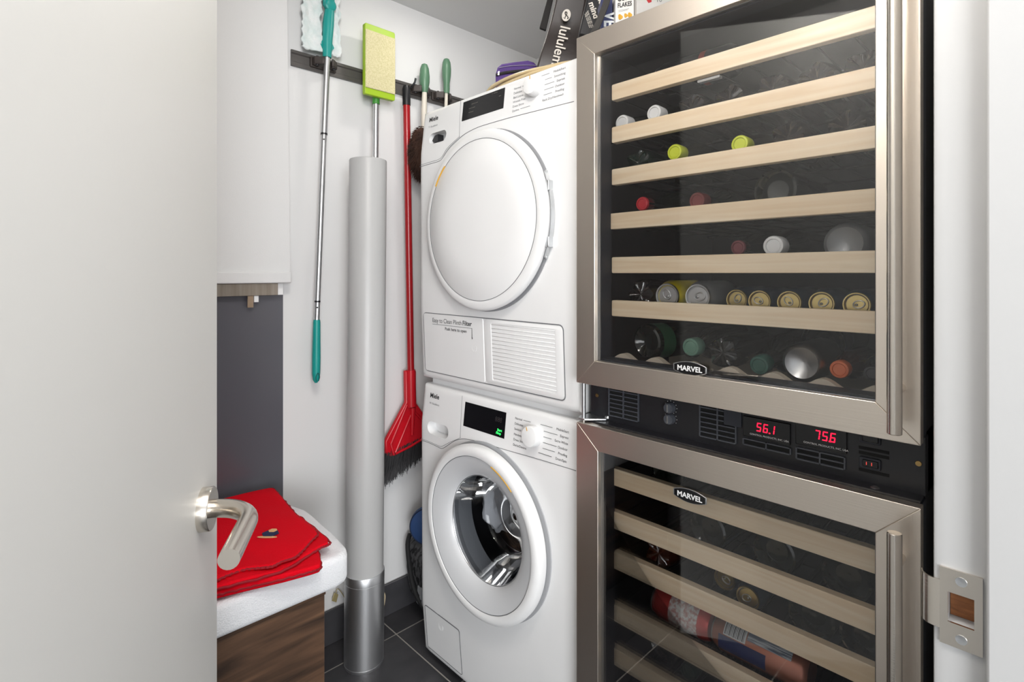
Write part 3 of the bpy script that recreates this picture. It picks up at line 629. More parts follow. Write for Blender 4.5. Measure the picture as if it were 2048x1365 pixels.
drink('short_neck', 'white_capped_bottle', yy(1311), R['U1'], 'dark bottle with a white cap, second from the dryer on the second shelf', 'bottle', M_dkglass, capmat('white', 'D8DADC'), group='white capped bottles', capr=.0165, dz=.004)
for u, w_ in ((1378, 'leftmost'), (1455, 'second'), (1540, 'third'), (1630, 'fourth'), (1722, 'rightmost')):
    drink('soda', 'soda_bottle', yy(u), R['U1'], 'dark soda bottle with petal shaped base, %s on the second shelf' % (w_ if 'most' in w_ else w_ + ' from the left'), 'bottle', M_pet, group='soda bottles showing their bases', roll=random.random())
drink('soda', 'soda_bottle', yy(1272), R['U2'], 'green tinted soda bottle base under the white capped bottles', 'bottle', mat('green_pet', '12221A', .08, spec=.8), roll=.3)
drink('short_neck', 'yellow_capped_bottle', yy(1352), R['U2'], 'bottle with a yellow green cap, the nearer to the dryer of two', 'bottle', mat('olive_glass', '23240F', .1, spec=.7), capmat('yellow', 'BFCB35'), group='yellow capped bottles', capr=.0158, dz=.006)
drink('short_neck', 'yellow_capped_bottle', yy(1482), R['U2'], 'bottle with a yellow green cap, the nearer to the handle of two', 'bottle', mat('olive_glass', '23240F', .1, spec=.7), capmat('yellow', 'BFCB35'), group='yellow capped bottles', capr=.0158)
for u, w_ in ((1572, 'right of both yellow caps'), (1692, 'by the handle under the second shelf')):
    drink('soda', 'soda_bottle', yy(u), R['U2'], 'dark soda bottle with petal shaped base %s' % w_, 'bottle', M_pet, group='soda bottles showing their bases', roll=random.random())
drink('neck', 'red_capped_bottle', yy(1287), R['U3'], 'wine bottle with a bright red capsule on the fourth shelf', 'bottle', M_dkglass, capmat('red', 'B01E2C', .3), capr=.0145)
drink('neck', 'red_capped_bottle', yy(1380), R['U3'], 'wine bottle with a dull red crown cap on the fourth shelf', 'bottle', M_dkglass, capmat('dull_red', '8A3A38', .5), capr=.0165, xf=XS + .05)
drink('wine_base', 'wine_bottle', yy(1550), R['U3'], 'wine bottle showing its punted base on the fourth shelf', 'bottle', M_dkglass)
drink('short_neck', 'red_capped_bottle', .413, R['U4'], 'wine bottle with a dark red cap on the fifth shelf', 'bottle', M_dkglass, capmat('dark_red', '6E2C34', .5), capr=.0135, xf=XS + .03)
drink('short_neck', 'white_topped_bottle', yy(1549), R['U4'], 'bottle with a flat white top on the fifth shelf', 'bottle', M_dkglass, capmat('white', 'D8DADC'), capr=.0175)
drink('can_base', 'drink_can', yy(1690), R['U4'], 'grey can with domed base outward on the fifth shelf', 'can', mat('dull_can', '8C8E90', .45, .6))
drink('soda', 'soda_bottle', .617, R['U5'], 'dark soda bottle left of the yellow can', 'bottle', M_pet, roll=.9)
drink('can', 'drink_can', yy(1335), R['U5'], 'yellow can with silver lid on the lowest wooden shelf', 'can', mat('yellow_can', 'D9C60E', .35, .3), group='cans with silver lids', roll=-.5, sc_=.93)
drink('can', 'drink_can', yy(1396), R['U5'], 'pale grey can with silver lid beside the yellow can', 'can', mat('silver_print_can', 'B8BCBE', .3, .7), group='cans with silver lids', roll=1.4, sc_=.93)
for k_, (u, lab) in enumerate(((1462, 'nearest the silver can'), (1518, 'second from the silver can'), (1579, 'middle one of five'), (1643, 'second from the handle'), (1714, 'nearest the handle'))):
    drink('can', 'drink_can', (.4195, .371, .3225, .2735, .2245)[k_], R['U5'], 'gold lidded can on the lowest wooden shelf, ' + lab, 'can', mat('blue_grey_can', '4D5B6B', .35, .6), group='gold lidded cans in a row', roll=[.4, -1.2, -.7, .9, 1.3][k_], xf=XS + (.036 if k_ == 0 else .016), sc_=.72, dz=.003)
# on the wavy cradle: one thing in each trough
CV = [.600, .526, .4513, .377, .3035, .2495]; ZV = .9575
drink('wine_base', 'wine_bottle', 0, 0, 'dark bottle with a green band, leftmost on the wavy cradle', 'bottle', M_dkglass, loc=(XD + .01, .604, ZV + .040), labm=mat('green_label', '2E5A3C', .4), labr=(.012, .05), axis=(1, -.16, 0))
drink('short_neck', 'green_capped_bottle', 0, 0, 'bottle with a pale green cap, second from the left on the wavy cradle', 'bottle', M_dkglass, capmat('pale_green', '6F9A86'), loc=(XD + .03, CV[1] - .012, ZV + .0365), capr=.018)
drink('soda', 'clear_bottle', 0, 0, 'clear plastic bottle on the wavy cradle above the upper badge', 'bottle', M_clear, loc=(XD + .01, CV[2] - .004, ZV + .0335))
drink('neck', 'green_capped_bottle', 0, 0, 'bottle with a dark green cap on the wavy cradle left of the silver can', 'bottle', M_dkglass, capmat('dark_green', '2F5B50'), loc=(XD, CV[3] - .006, ZV + .022), capr=.0165, axis=(1, 0, .075))
drink('can_base', 'drink_can', 0, 0, 'silver can with round stamped base on the wavy cradle', 'can', M_canal, loc=(XD - .003, CV[4], ZV + .0335))
drink('wine_base', 'dark_bottle', 0, 0, 'dark bottle with a blue label behind the silver can base', 'bottle', M_dkglass, loc=(XD + .125, CV[4] + .006, ZV + .055), labm=mat('blue_label', '1E2B52', .4), labr=(.008, .06))
drink('short_neck', 'orange_capped_bottle', 0, 0, 'small bottle with an orange cap on the wavy cradle', 'bottle', M_brglass, capmat('orange', 'C4602F'), loc=(XD, .2480, ZV + .030), capr=.0200, sc_=.7)
drink('short_neck', 'dark_bottle', 0, 0, 'small dark bottle with a yellow label beside the handle stile', 'bottle', M_dkglass, capmat('black', '101012'), loc=(XD - .004, .2030, ZV + .030), labm=mat('yellow_label', 'B9B463', .6), labr=(.09, .13), sc_=.7)
# lower compartment
drink('wine_base', 'wine_bottle', yy(1335), R['L0'], 'wine bottle base on the top shelf of the lower door', 'bottle', M_dkglass)
for u, w_ in ((1415, 'left'), (1548, 'middle'), (1692, 'right')):
    drink('wine_base', 'wine_bottle', yy(u), R['L1'], 'wine bottle showing a round base, %s of three under the lower badge' % w_, 'bottle', M_dkglass, group='wine bottles in the lower fridge')
drink('soda', 'soda_bottle', yy(1312), R['L2'], 'amber brown bottle with petal base on the third lower shelf', 'bottle', M_brglass, roll=.4)
drink('can', 'drink_can', yy(1450, XD + .03), R['L2'], 'gold lidded can on the third lower shelf, the left one', 'can', mat('blue_grey_can', '4D5B6B', .35, .6), group='gold lidded cans in the lower fridge', xf=XS + .045, roll=2, sc_=.74)
drink('can', 'drink_can', yy(1496), R['L2'], 'gold lidded can on the third lower shelf, the right one', 'can', mat('blue_grey_can', '4D5B6B', .35, .6), group='gold lidded cans in the lower fridge', roll=-2, sc_=.74)
drink('wine_base', 'wine_bottle', yy(1622), R['L2'], 'wine bottle base right of the gold lidded lower cans', 'bottle', M_dkglass)
drink('wine_base', 'clear_jar', .2135, R['L2'], 'clear bottle base with green tint by the lower handle', 'bottle', M_clear)
rc = drink('can', 'drink_can', 0, 0, 'red and white patterned can lying sideways on the fourth lower shelf', 'can', mat('red_can', 'B5302A', .35, .3), loc=(XS + .052, .592, R['L3'] + .034), axis=(0, -1, 0), labm=mat('white_red_print', 'D5D8D6', .4, noise=((170, 120, 170), .40), col2='B98C86'), labr=(.042, .102))
cc = drink('tall_can', 'drink_can', 0, 0, 'tall copper can with barcode lying sideways on the fourth lower shelf', 'can', mat('copper_can', 'B07765', .3, .6), loc=(XS + .050, .462, R['L3'] + .034), axis=(0, -1, 0))
def patch(parent, a0, a1, h0, h1, r, m, name):
    mm = MB(); mm.loops([[(h, r * math.cos(a), r * math.sin(a)) for h in (h0, h1)] for a in [a0 + (a1 - a0) * i / 10 for i in range(11)]], False, False, False)
    me = bpy.data.meshes.new(name); me.from_pydata(mm.v, [], mm.f); o = bpy.data.objects.new(name, me); me.materials.append(m); COL.objects.link(o); o.parent = parent; ORG[o.name] = Vector((0, 0, 0)); return o
M_paperw = mat('label_white', 'D2D6D8', .5)
# on the copper can (local x runs along -y): front-up side faces -x
for i in range(14):
    h = .026 + i * .0026; patch(cc, math.radians(98), math.radians(152), h, h + (.0008 if i % 3 else .0016), .03345, M_ink, 'barcode_bar')
patch(cc, math.radians(95), math.radians(155), .024, .064, .0332, M_paperw, 'barcode_label')
patch(cc, math.radians(112), math.radians(142), .066, .140, .0332, mat('fine_print', 'C4CBD2', .5, noise=((30, 30, 1200), .45), col2='6C7688'), 'text_label')
patch(cc, math.radians(158), math.radians(205), .016, .10, .0332, mat('blue_band', '26305E', .4), 'blue_band')
drink('wine_base', 'clear_bottle', yy(1310), R['L4'], 'clear crumpled bottle on the fifth lower shelf', 'bottle', M_clear, xf=XS + .05)
drink('neck', 'wine_bottle', .5035, R['L4'], 'dark bottle with a grey label on the fifth lower shelf', 'bottle', M_dkglass, capmat('foil', '1F3B30', .3))
drink('wine_base', 'wine_bottle', yy(1470), R['L4'], 'wine bottle base on the fifth lower shelf', 'bottle', M_dkglass)

# ------------------------------------------------------------------ things on top of the machines
ZD = DZ1
def facing(pts, d, thick): return MB().prism([PD(u, v, d) for u, v in pts], FWD * thick)
# black carrier bag
M_bag = mat('black_paper_bag', '2E2826', .42, noise=((6, 6, 6), .3), col2='3A3230', bump=((14, 14, 9), .35))
dB = 1.50
sb = thing('carrier_bag', PD(1120, 150, dB + .02) * 1, 'black carrier bag with white sideways lettering standing behind the dryer top edge', 'bag')
zb = ZD + .001
def at_z(u, d, z): p = PD(u, 0, d); p.z = z; return p
body = MB()
lf = lambda z, u0, k: u0 + (z - 1.62) * k
def bagring(z, d0, d1, ul, ur): return [at_z(ul, d0, z), at_z(ur, d0, z), at_z(ur + 2, d1, z), at_z(ul + 3, d1, z)]
rings = [bagring(z, dB + .012 * math.sin(i * 1.7), dB + .065 - .02 * i / 8, 1078 + (z - 1.74) * 205, 1158 + (z - 1.74) * 90 + 2 * math.sin(i * 2.1)) for i, z in enumerate([zb, 1.66, 1.70, 1.75, 1.80, 1.85, 1.90, 1.95, 1.99])]
body.loops(rings).build('body', M_bag, sb, bevel=.006, seg=3)
MB().prism([PD(1079, 55, dB + .03), PD(1092, 60, dB + .03), PD(1106, 0, dB + .03), PD(1110, -30, dB + .03), PD(1103, -30, dB + .03), PD(1094, 0, dB + .03)], FWD * .012).build('side_flap', mat('black_fabric', '1D1A19', .8), sb, bevel=.002)
M_wp = mat('offwhite_print', 'D9D2C8', .6)
la = Vector(PD(1115, 118, dB - .013) - PD(1134, 40, dB - .013)).normalized(); lu = (RGT * 1 + UP * .22).normalized()
lu = (lu - la * lu.dot(la)).normalized()
text('lululemon', .0400, PD(1122.0, 50, dB - .014), la, lu, M_wp, sb, bold=.012, sx=.98)
oc = PD(1132.5, 30.5, dB - .014)
ring_o = [oc + lu * (.0120 * math.cos(a)) - la * (.0170 * math.sin(a)) + RGT * (.0) for a in [2 * math.pi * i / 40 for i in range(40)]]
MB().prism(ring_o, -FWD * .0004).build('emblem_disc', M_wp, sb, smooth=False)
oo = oc - FWD * .0007
om = smooth_path([oo + RGT * x + UP * z for x, z in ((-.0075, -.006), (-.004, -.0095), (-.0025, -.004), (.001, .002), (.0015, .007), (-.002, .0085), (-.003, .004), (.0, -.001), (.004, -.004), (.0035, -.0105), (.0072, -.006))], 6)
MB().tube(om, [.0006 + .0010 * math.sin(math.pi * i / (len(om) - 1)) for i in range(len(om))], 6).build('emblem_mark', M_bag, sb)
# folded printed bag behind the fridge front edge
dC = 1.36
pb = facing([(1158, 68), (1166, 30), (1178, -20), (1262, -30), (1232, 20), (1196, 56), (1176, 72)], dC, .05).build('printed_bag', mat('black_poly_bag', '17171A', .4), org=PD(1190, 66, dC), bevel=.004)
tag(pb, 'black folded bag printed with bold white lowercase words on the fridge top', 'bag')
ta = Vector(PD(1188, 36, dC) - PD(1177, 4, dC)).normalized(); tu = (RGT + UP * .35); tu = (tu - ta * tu.dot(ta)).normalized()
text('mind', .0215, PD(1177, 6, dC - .002), ta, tu, M_wp, pb, bold=.03)
text('skin', .0200, PD(1194, -6, dC - .002), ta, tu, M_wp, pb, bold=.03)
text('over', .0200, PD(1204, -16, dC - .002), ta, tu, M_wp, pb, bold=.03)
for i in range(3): text('body mind skin care', .0062, PD(1174 - 2.5 * i, 22 + 3 * i, dC - .002), ta, tu, M_wp, pb, width=.045 - .004 * i)
# grey strap between the bag and the box
gs = facing([(1180, 66), (1190, 46), (1203, 13), (1212, -15), (1226, -15), (1217, 13), (1203, 48), (1199, 58)], 1.255, .010).build('webbing_strap', mat('dark_grey_webbing', '3A3836', .85), org=PD(1200, 60, 1.255), bevel=.002)
tag(gs, 'dark grey webbing strap lying over the fridge top between bag and boxes', 'strap')
# boxes on the fridge top
def fbox(name, u0, u1, d, zt_, dep, m, label, cat):
    a = at_z(u0, d, 1.649); b_ = at_z(u1, d, 1.649); o = MB().prism([a, b_, b_ + FWD * dep, a + FWD * dep], (0, 0, zt_ - 1.649)).build(name, m, org=(a + b_) / 2 + FWD * dep / 2, bevel=.001)
    return tag(o, label, cat), a, b_
bx, a, b_ = fbox('snack_box', 1202, 1225, 1.29, 1.80, .05, mat('navy_card', '2D3560', .5), 'navy blue box with white capitals left of the cereal box', 'box')
text('VE', .040, PD(1209, 24, 1.289), (PD(1210, 60, 1.289) - PD(1211, 0, 1.289)).normalized(), RGT, M_paperw, bx, bold=.03, sx=.8)
bx, a, b_ = fbox('cereal_box', 1231, 1268, 1.27, 1.90, .07, mat('white_card', 'E2E0DC', .5), 'white cereal box lettered in black with yellow flakes on the fridge top', 'cereal box')
text('CORN', .0185, PD(1235, 3, 1.269), RGT + UP * .18, UP, M_ink, bx, bold=.025, width=.036)
text('FLAKES', .0150, PD(1235, 15.5, 1.269), RGT + UP * .18, UP, M_ink, bx, bold=.025, width=.034)
for i in range(2): MB().prism([PD(1237, 21 + 2.5 * i, 1.2695), PD(1258 - 3 * i, 17 + 2.5 * i, 1.2695), PD(1258 - 3 * i, 17.5 + 2.5 * i, 1.2695), PD(1237, 21.5 + 2.5 * i, 1.2695)], FWD * .0004).build('small_print', M_grey_ink, bx)
for (u, v, r) in ((1241, 34, .0065), (1252, 31, .005), (1260, 30, .006)):
    MB().lathe([(r, 0), (r * .8, .001), (r * .3, .0004)], PD(u, v, 1.2698), -FWD + RGT * .2, 12, mod=lambda r_, h, t: (r_ * (1 + .15 * math.sin(3 * t)), h)).build('printed_flake', M_gold, bx)
bx, a, b_ = fbox('food_box', 1273, 1345, 1.25, 1.86, .10, mat('pale_grey_card', 'C9C7C4', .55), 'pale grey box with red print right of the cereal box', 'box')
MB().prism([PD(1288, -8, 1.2495), PD(1303, -8, 1.2495), PD(1303, 4, 1.2495), PD(1297, 6, 1.2495)], FWD * .0004).build('red_print', mat('red_card', 'B3242A', .5), bx)
text('10', .014, PD(1312, 4, 1.2492), RGT, UP, M_grey_ink, bx, 'lettering')
# purple zip case on the dryer
pc = thing('zip_case', at_z(1035, 1.62, zb), 'purple zip case with black piping on the dryer top', 'case')
M_purple = mat('purple_nylon', '4A2E73', .7, bump=((300, 300, 300), .2))
cp_ = [(992, 170), (991, 148), (995, 134), (1003, 127), (1030, 123), (1056, 120), (1068, 124), (1075, 131), (1077, 170)]
def caseprism(pts, d, th): return MB().prism([PD(u, v, d) if v < 165 else at_z(u, d, zb) for u, v in pts], FWD * th)
caseprism(cp_, 1.58, .11).build('case_body', M_purple, pc, bevel=.006, seg=3)
MB().tube(smooth_path([PD(u, v, 1.576) for u, v in [(992, 150), (1010, 145.5), (1040, 142), (1073, 141)]], 5), .0042, 8).build('piping', mat('black_fabric', '1D1A19', .8), pc)
MB().tube(smooth_path([PD(u, v, 1.576) for u, v in [(998, 136), (1015, 132.5), (1045, 130.5), (1072, 131)]], 5), .0008, 6).build('zip', mat('grey_zip', '8A8494', .6), pc)
MB().prism([PD(996, 143, 1.572), PD(999, 142, 1.572), PD(998.5, 150, 1.572), PD(995.5, 150, 1.572)], FWD * .003).build('zip_pull', M_chrome, pc)
# coil of pale cable on the dryer
M_cab = mat('clear_pale_cable', 'C9B48C', .25, coat=.4)
kc = thing('cable_coil', (1.12, .93, zb), 'coil of pale beige cable along the dryer top front edge', 'cable')
for i, (rr, hz) in enumerate(((.150, .006), (.146, .013), (.152, .019), (.148, .025), (.143, .030))):
    P = [(1.012 + .006 * (i % 2) + rr * math.cos(a) * .46, .955 + rr * math.sin(a) * 1.15, ZD + .0045 + hz * .55 + .004 * math.sin(2 * a + i)) for a in [2 * math.pi * k / 56 for k in range(56)]]
    MB().tube(P, .0042, 8, True).build('cable_loop', M_cab, kc)
MB().tube(smooth_path([(1.06, .80, ZD + .02), (1.055, .812, ZD + .05), (1.07, .83, ZD + .058), (1.08, .825, ZD + .03)], 6), .004, 8).build('cable_end', M_cab, kc)
# chrome hose coupling at the corner of the fridge
hc = MB().tube(smooth_path([(.905, .716, 1.638), (.915, .708, 1.645), (.93, .700, 1.648), (.955, .690, 1.655)], 5), .006, 10).build('door_hinge_arm', M_chrome, wf_)

# ------------------------------------------------------------------ tool rail with brooms and mops
YR = YW - .002
rl = thing('tool_rail', (.94, YW, 1.77), 'dark grey wall rail with clip holders for mops and brooms', 'tool rail')
M_rail = mat('grey_rail', '5E5B59', .4, .3); M_hold = mat('dark_clip_plastic', '3B3431', .5)
rp = [(YR, 1.748), (YR - .007, 1.748), (YR - .007, 1.760), (YR - .004, 1.762), (YR - .004, 1.783), (YR - .008, 1.786), (YR - .008, 1.794), (YR, 1.795)]
MB().prism([(.630, y, z) for y, z in rp], (.80, 0, 0)).build('rail', M_rail, rl)
def holder(x):
    h = MB(); 
    h.box(x - .040, x + .040, YR - .014, YR - .004, 1.757, 1.788)
    hb = h.build('holder', M_hold, rl, bevel=.002)
    for s in (-1, 1):
        MB().prism([(x + s * .036, YR - .012, 1.784), (x + s * .036, YR - .030, 1.784), (x + s * .016, YR - .048, 1.784), (x + s * .011, YR - .046, 1.784), (x + s * .020, YR - .024, 1.784), (x + s * .014, YR - .012, 1.784)], (0, 0, -.022)).build('gripper', M_hold, hb, bevel=.002)
        MB().cyl((x + s * .026, YR - .028, 1.759), (x + s * .026, YR - .028, 1.787), .0045, n=12).build('pivot', M_black, hb)
XM = {}
for k, u in (('dust', 655), ('flat', 757), ('duster', 848), ('brush', 892)):
    XM[k] = PY(u, 150, YR - .040).x; holder(XM[k])
hk = smooth_path([(PY(820, 190, YR - .01).x, YR - .008, 1.775), (PY(822, 178, YR - .03).x, YR - .03, 1.772), (PY(829, 168, YR - .045).x, YR - .045, 1.785), (PY(832, 160, YR - .05).x, YR - .048, 1.800)], 6)
MB().tube(hk, .0035, 8).build('hook', M_black, rl)
# teal dust mop
YM = YW - .045
def pole(u0, v0, u1, v1, y): return PY(u0, v0, y), PY(u1, v1, y)
p0 = PY(654, 118, YM); p1 = PY(633.5, 640, YM); p2 = PY(632, 766, YM)
dmop = thing('dust_mop', p2, 'teal dust mop hung head up with white fluffy cloth', 'mop')
mid = p0.lerp(p1, .29)
MB().tube([p0 + (p0 - p1).normalized() * .03, mid], .0092, 16).build('pole', M_alu, dmop)
MB().tube([mid, p1], .0080, 16).build('lower_pole', M_alu, dmop)
mid2 = p0.lerp(p1, .93)
for q in (mid, mid2): MB().tube([q + (p0 - q).normalized() * .002, q - (p0 - q).normalized() * .003], .0098 if q is mid else .0084, 16).build('pole_joint', M_black, dmop)
for q, r in ((mid, .008), (mid2, .008)):
    MB().lathe([(.0026, 0), (.002, .0018)], q + (p1 - p0).normalized() * .018 + Vector((-.003, -r + .001, 0)), (-.2, -1, 0), 10).build('button', M_black, dmop)
g = [p1.lerp(p2, t) for t in (0, .04, .3, .6, .85, .95, 1)]
gb = MB().tube(g, [.0095, .0105, .0112, .0122, .0118, .0095, .004], 16).build('grip', M_teal, dmop, label='teal plastic grip')
MB().tube(smooth_path([p2 + UP * .006 + Vector((-.003, -.0105, .0)), p2 + UP * .018 + Vector((-.0055, -.0125, 0)), p2 + UP * .03 + Vector((0, -.0135, 0)), p2 + UP * .018 + Vector((.0055, -.0125, 0)), p2 + UP * .006 + Vector((.003, -.0105, 0))], 4), .0012, 6).build('hang_eye', mat('teal_dark', '0B5C58', .5), gb)
n0 = p0 + UP * .004
nk = MB().tube([n0, n0 + Vector((.001, 0, .05)), n0 + Vector((.003, -.002, .10)), n0 + Vector((.006, -.004, .14))], [.0125, .0150, .0165, .014], 16).build('neck', M_teal, dmop)
MB().lathe([(.016, -.006), (.0175, 0), (.0175, .009), (.013, .012), (.006, .010)], n0 + Vector((.006, -.004, .155)), (0, -1, 0), 24).build('swivel_joint', M_teal, dmop)
MB().prism([n0 + Vector((dx, dy, dz)) for dx, dy, dz in ((-.012, .004, .15), (.022, .004, .15), (.020, .004, .26), (-.016, .004, .26))], (0, -.012, 0)).build('head_bracket', M_teal, dmop, bevel=.003)
for sx_ in (-1, 1):
    MB().prism([n0 + Vector((.001 + sx_ * .012, 0, .055)), n0 + Vector((.001 + sx_ * .022, 0, .035)), n0 + Vector((.001 + sx_ * .013, 0, .022))], (0, .006, 0)).build('neck_wing', M_teal, dmop)
# fluffy cloth: two drooping side flaps
def cloth(x0, x1, ytop, seed, nm='cloth'):
    rr = random.Random(seed); nx, nz_ = 9, 34; m = MB(); z0, z1 = n0.z + .012, 2.052; g = []
    for j in range(nz_ + 1):
        z = z0 + (z1 - z0) * j / nz_; row = []
        for i in range(nx + 1):
            t = i / nx; ed = .0045 * (rr.random() - .5) * (3 if i in (0, nx) else 1); zz = z + (0 if j else .010 * (rr.random() - .3))
            row.append((x0 + (x1 - x0) * t + ed, ytop + .010 * math.sin(t * 3.1) * 1 - .006 + .008 * (rr.random() - .5), min(zz + .003 * (rr.random() - .5), 2.054)))
        g.append(row)
    nxx = nx + 1
    m.add([p for r in g for p in r], [(j * nxx + i, j * nxx + i + 1, (j + 1) * nxx + i + 1, (j + 1) * nxx + i) for j in range(nz_) for i in range(nx)])
    o = m.build(nm, mat('fluffy_white', 'E0E2E2', .95, noise=((40, 40, 30), .3), col2='C9D6D5', sheen=.4, bump=((220, 220, 220), .6)), dmop)
    s = o.modifiers.new('thick', 'SOLIDIFY'); s.thickness = .007; q = o.modifiers.new('sub', 'SUBSURF'); q.levels = q.render_levels = 1
cloth(n0.x - .075, n0.x - .012, YM + .012, 1); cloth(n0.x + .012, n0.x + .046, YM + .012, 2)
# lime flat mop
yb = YW - .070
fm0 = PY(752, 205, YM); fm1 = PY(747, 700, YM)
fmop = thing('flat_mop', fm1, 'lime green flat mop hung board up with a worn cream pad', 'mop')
c4 = [PY(728.5, 43, yb), PY(789, 66, yb), PY(791, 204, yb), PY(732, 186, yb)]
bx_ = sum((c.x for c in c4)) / 4; bz_ = sum((c.z for c in c4)) / 4
bw, bh = abs(c4[1].x - c4[0].x) / 2, (c4[0].z + c4[1].z - c4[2].z - c4[3].z) / 4
bd = MB().prism(rrect(bx_ - bw, bx_ + bw, bz_ - bh, bz_ + bh, .006, lambda a, b: (a, yb, b)), (0, .016, 0)).build('board', M_lime, fmop, bevel=.002)
M_pad = mat('worn_cream_pad', 'D6CEA8', .9, noise=((300, 300, 300), .3), col2='BFB78A', bump=((260, 260, 260), .5))
MB().prism(rrect(bx_ - bw + .001, bx_ + bw - .001, bz_ - bh + .020, bz_ + bh - .020, .002, lambda a, b: (a, yb + .001, b)), (0, -.004, 0)).build('pad', M_pad, bd, bevel=.0015)
MB().tube([fm0 + UP * .13, fm0 - UP * .006], .0115, 14).build('socket', mat('green_socket', '3E8A33', .45), fmop)
MB().tube([fm0, fm1], .0092, 16).build('pole', M_alu, fmop)
MB().lathe([(.002, 0), (.0016, .002)], fm0 + Vector((-.008, -.006, -.03)), (-1, -.6, 0), 8).build('button', M_alu, fmop)
# red broom
b0 = PY(812.5, 172, YM); b1 = PY(821.5, 745, YM)
brm = thing('broom', PY(810, 975, YM), 'red angled broom hung by its handle with black bristles', 'broom')
bt = (b1 - b0).normalized()
MB().tube([b0, b0 + bt * .012, b0 + bt * .065, b0 + bt * .0655], [.010, .0135, .0135, .0125], 16).build('grip', M_black, brm)
MB().tube([b0 + bt * .06, b1 + bt * .02], .0118, 18).build('pole', M_redmetal, brm)
MB().tube([b1 - bt * .008, b1 + bt * .115], [.0158, .0175], 20).build('socket', M_red, brm)
def BP(u, v): return PY(u, v, YM)
hd_ = [(811, 742), (833, 742), (833, 806), (848, 828), (858, 860), (856, 876), (787, 915), (773, 912), (771, 884), (812, 806)]
hm = [BP(u, v) + Vector((0, .016, 0)) for u, v in hd_]
head = MB().prism(hm, (0, -.016, 0)).build('head', M_red, brm, bevel=.004)
for P in ([(813, 810), (781, 888), (787, 910)], [(824, 822), (790, 905)], [(826, 822), (850, 846), (853, 868)], [(790, 908), (820, 893), (855, 872)]):
    MB().tube([BP(u, v) + Vector((0, -.002, 0)) for u, v in P], .0042, 8).build('head_rib', M_red, head)
MB().tube([BP(824, 815) + Vector((0, -.003, 0)), BP(823, 870) + Vector((0, -.003, 0))], [.010, .0055], 10).build('head_core', M_red, head)
# bristles: one tuft bundle of strands
rr = random.Random(11); m = MB()
Pa, Pb = BP(772, 908), BP(862, 866)
for i in range(900):
    t = rr.random(); dp_ = rr.uniform(-.002, .020); s = Pa.lerp(Pb, t) + Vector((0, dp_, rr.uniform(-.004, .002)))
    L = .115 * (.62 + .38 * (1 - t)) * rr.uniform(.8, 1.05); e = s + Vector((-.030 + .02 * t + rr.uniform(-.012, .012), rr.uniform(-.012, .01), -L)); mm = s.lerp(e, .55) + Vector((rr.uniform(-.003, .004), 0, 0))
    e.y = min(e.y, YW - .004); mm.y = min(mm.y, YW - .004)
    q = .0010; k = len(m.v)
    for p_, ww in ((s, q), (mm, q), (e, q * .5)): m.v += [p_ + Vector((-ww, 0, 0)), p_ + Vector((ww, -.0004, 0)), p_ + Vector((0, ww * 1.4, 0))]
    for a in (0, 3): m.f += [(k + a, k + a + 1, k + a + 4, k + a + 3), (k + a + 1, k + a + 2, k + a + 5, k + a + 4), (k + a + 2, k + a, k + a + 3, k + a + 5)]
br = m.build('bristles', mat('black_bristle', '1C1B1D', .5), brm, smooth=False); br['kind'] = 'stuff'
# fur duster and dish brush with sage handles
M_sage = mat('sage_plastic', '557A60', .38)
def sage(x, ztop, u_label, nm, label, shaft):
    t = thing(nm, (x, YM, ztop - .13), label, 'duster' if shaft else 'brush')
    h = MB().lathe([(.003, 0), (.010, .004), (.0145, .016), (.0165, .040), (.0155, .062), (.0115, .090), (.0115, .112), (.0105, .125)] if not shaft else [(.003, 0), (.010, .004), (.0150, .018), (.0180, .045), (.0175, .065), (.0135, .088), (.0095, .100)], (x, YM, ztop), (0, 0, -1), 24)
    hb = h.build('handle', M_sage, t, label='sage green handle')
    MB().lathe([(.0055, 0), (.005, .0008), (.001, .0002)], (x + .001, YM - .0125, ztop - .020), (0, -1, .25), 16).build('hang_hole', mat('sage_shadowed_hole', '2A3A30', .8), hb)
    MB().tube([(x, YM, ztop - .095), (x - .002, YM, ztop - .16), (x - .004, YM, ztop - .28)], [.0085, .0100, .0075] if shaft else .006, 12).build('shaft', mat('ivory_plastic', 'D5CFC2', .4), t)
    return t
du = sage(XM['duster'], PY(848, 127, YM).z, 848, 'fur_duster', 'duster with sage handle and dark brown fur beside the broom', True)
br2 = sage(XM['brush'], PY(893, 117, YM).z, 893, 'cleaning_brush', 'sage handled brush hanging in the last clip behind the dryer', False)
m = MB(); rr = random.Random(4); fc = PY(843, 305, YM - .036) + Vector((.005, 0, 0))
core = crumple('fur_core', fc, .045, .026, .090, 8, mat('brown_fur', '2B1A13', .85, noise=((40, 40, 12), .3), col2='4A2E20'), .25)
for v in core.data.vertices: v.co = v.co + fc - ORG[du.name]
core.parent = du; core.location = (0, 0, 0)
for i in range(2600):
    a = rr.uniform(0, 2 * math.pi); zz = rr.uniform(-1, 1); r = math.sqrt(1 - zz * zz); nrm = Vector((r * math.cos(a), r * math.sin(a), zz))
    s = fc + Vector((nrm.x * .044, nrm.y * .024, nrm.z * .088)); e = s + Vector((nrm.x * .016, nrm.y * .010, nrm.z * .012 - .012)) * rr.uniform(.6, 1.3) + Vector((rr.uniform(-.006, .006), rr.uniform(-.004, .004), 0))
    e.y = min(e.y, YW - .003); k = len(m.v); m.v += [s + Vector((-.001, 0, .0006)), s + Vector((.001, 0, -.0006)), e]; m.f.append((k, k + 1, k + 2))
fu = m.build('fur', mat('brown_fur', '2B1A13', .85), du, smooth=False); fu['kind'] = 'stuff'

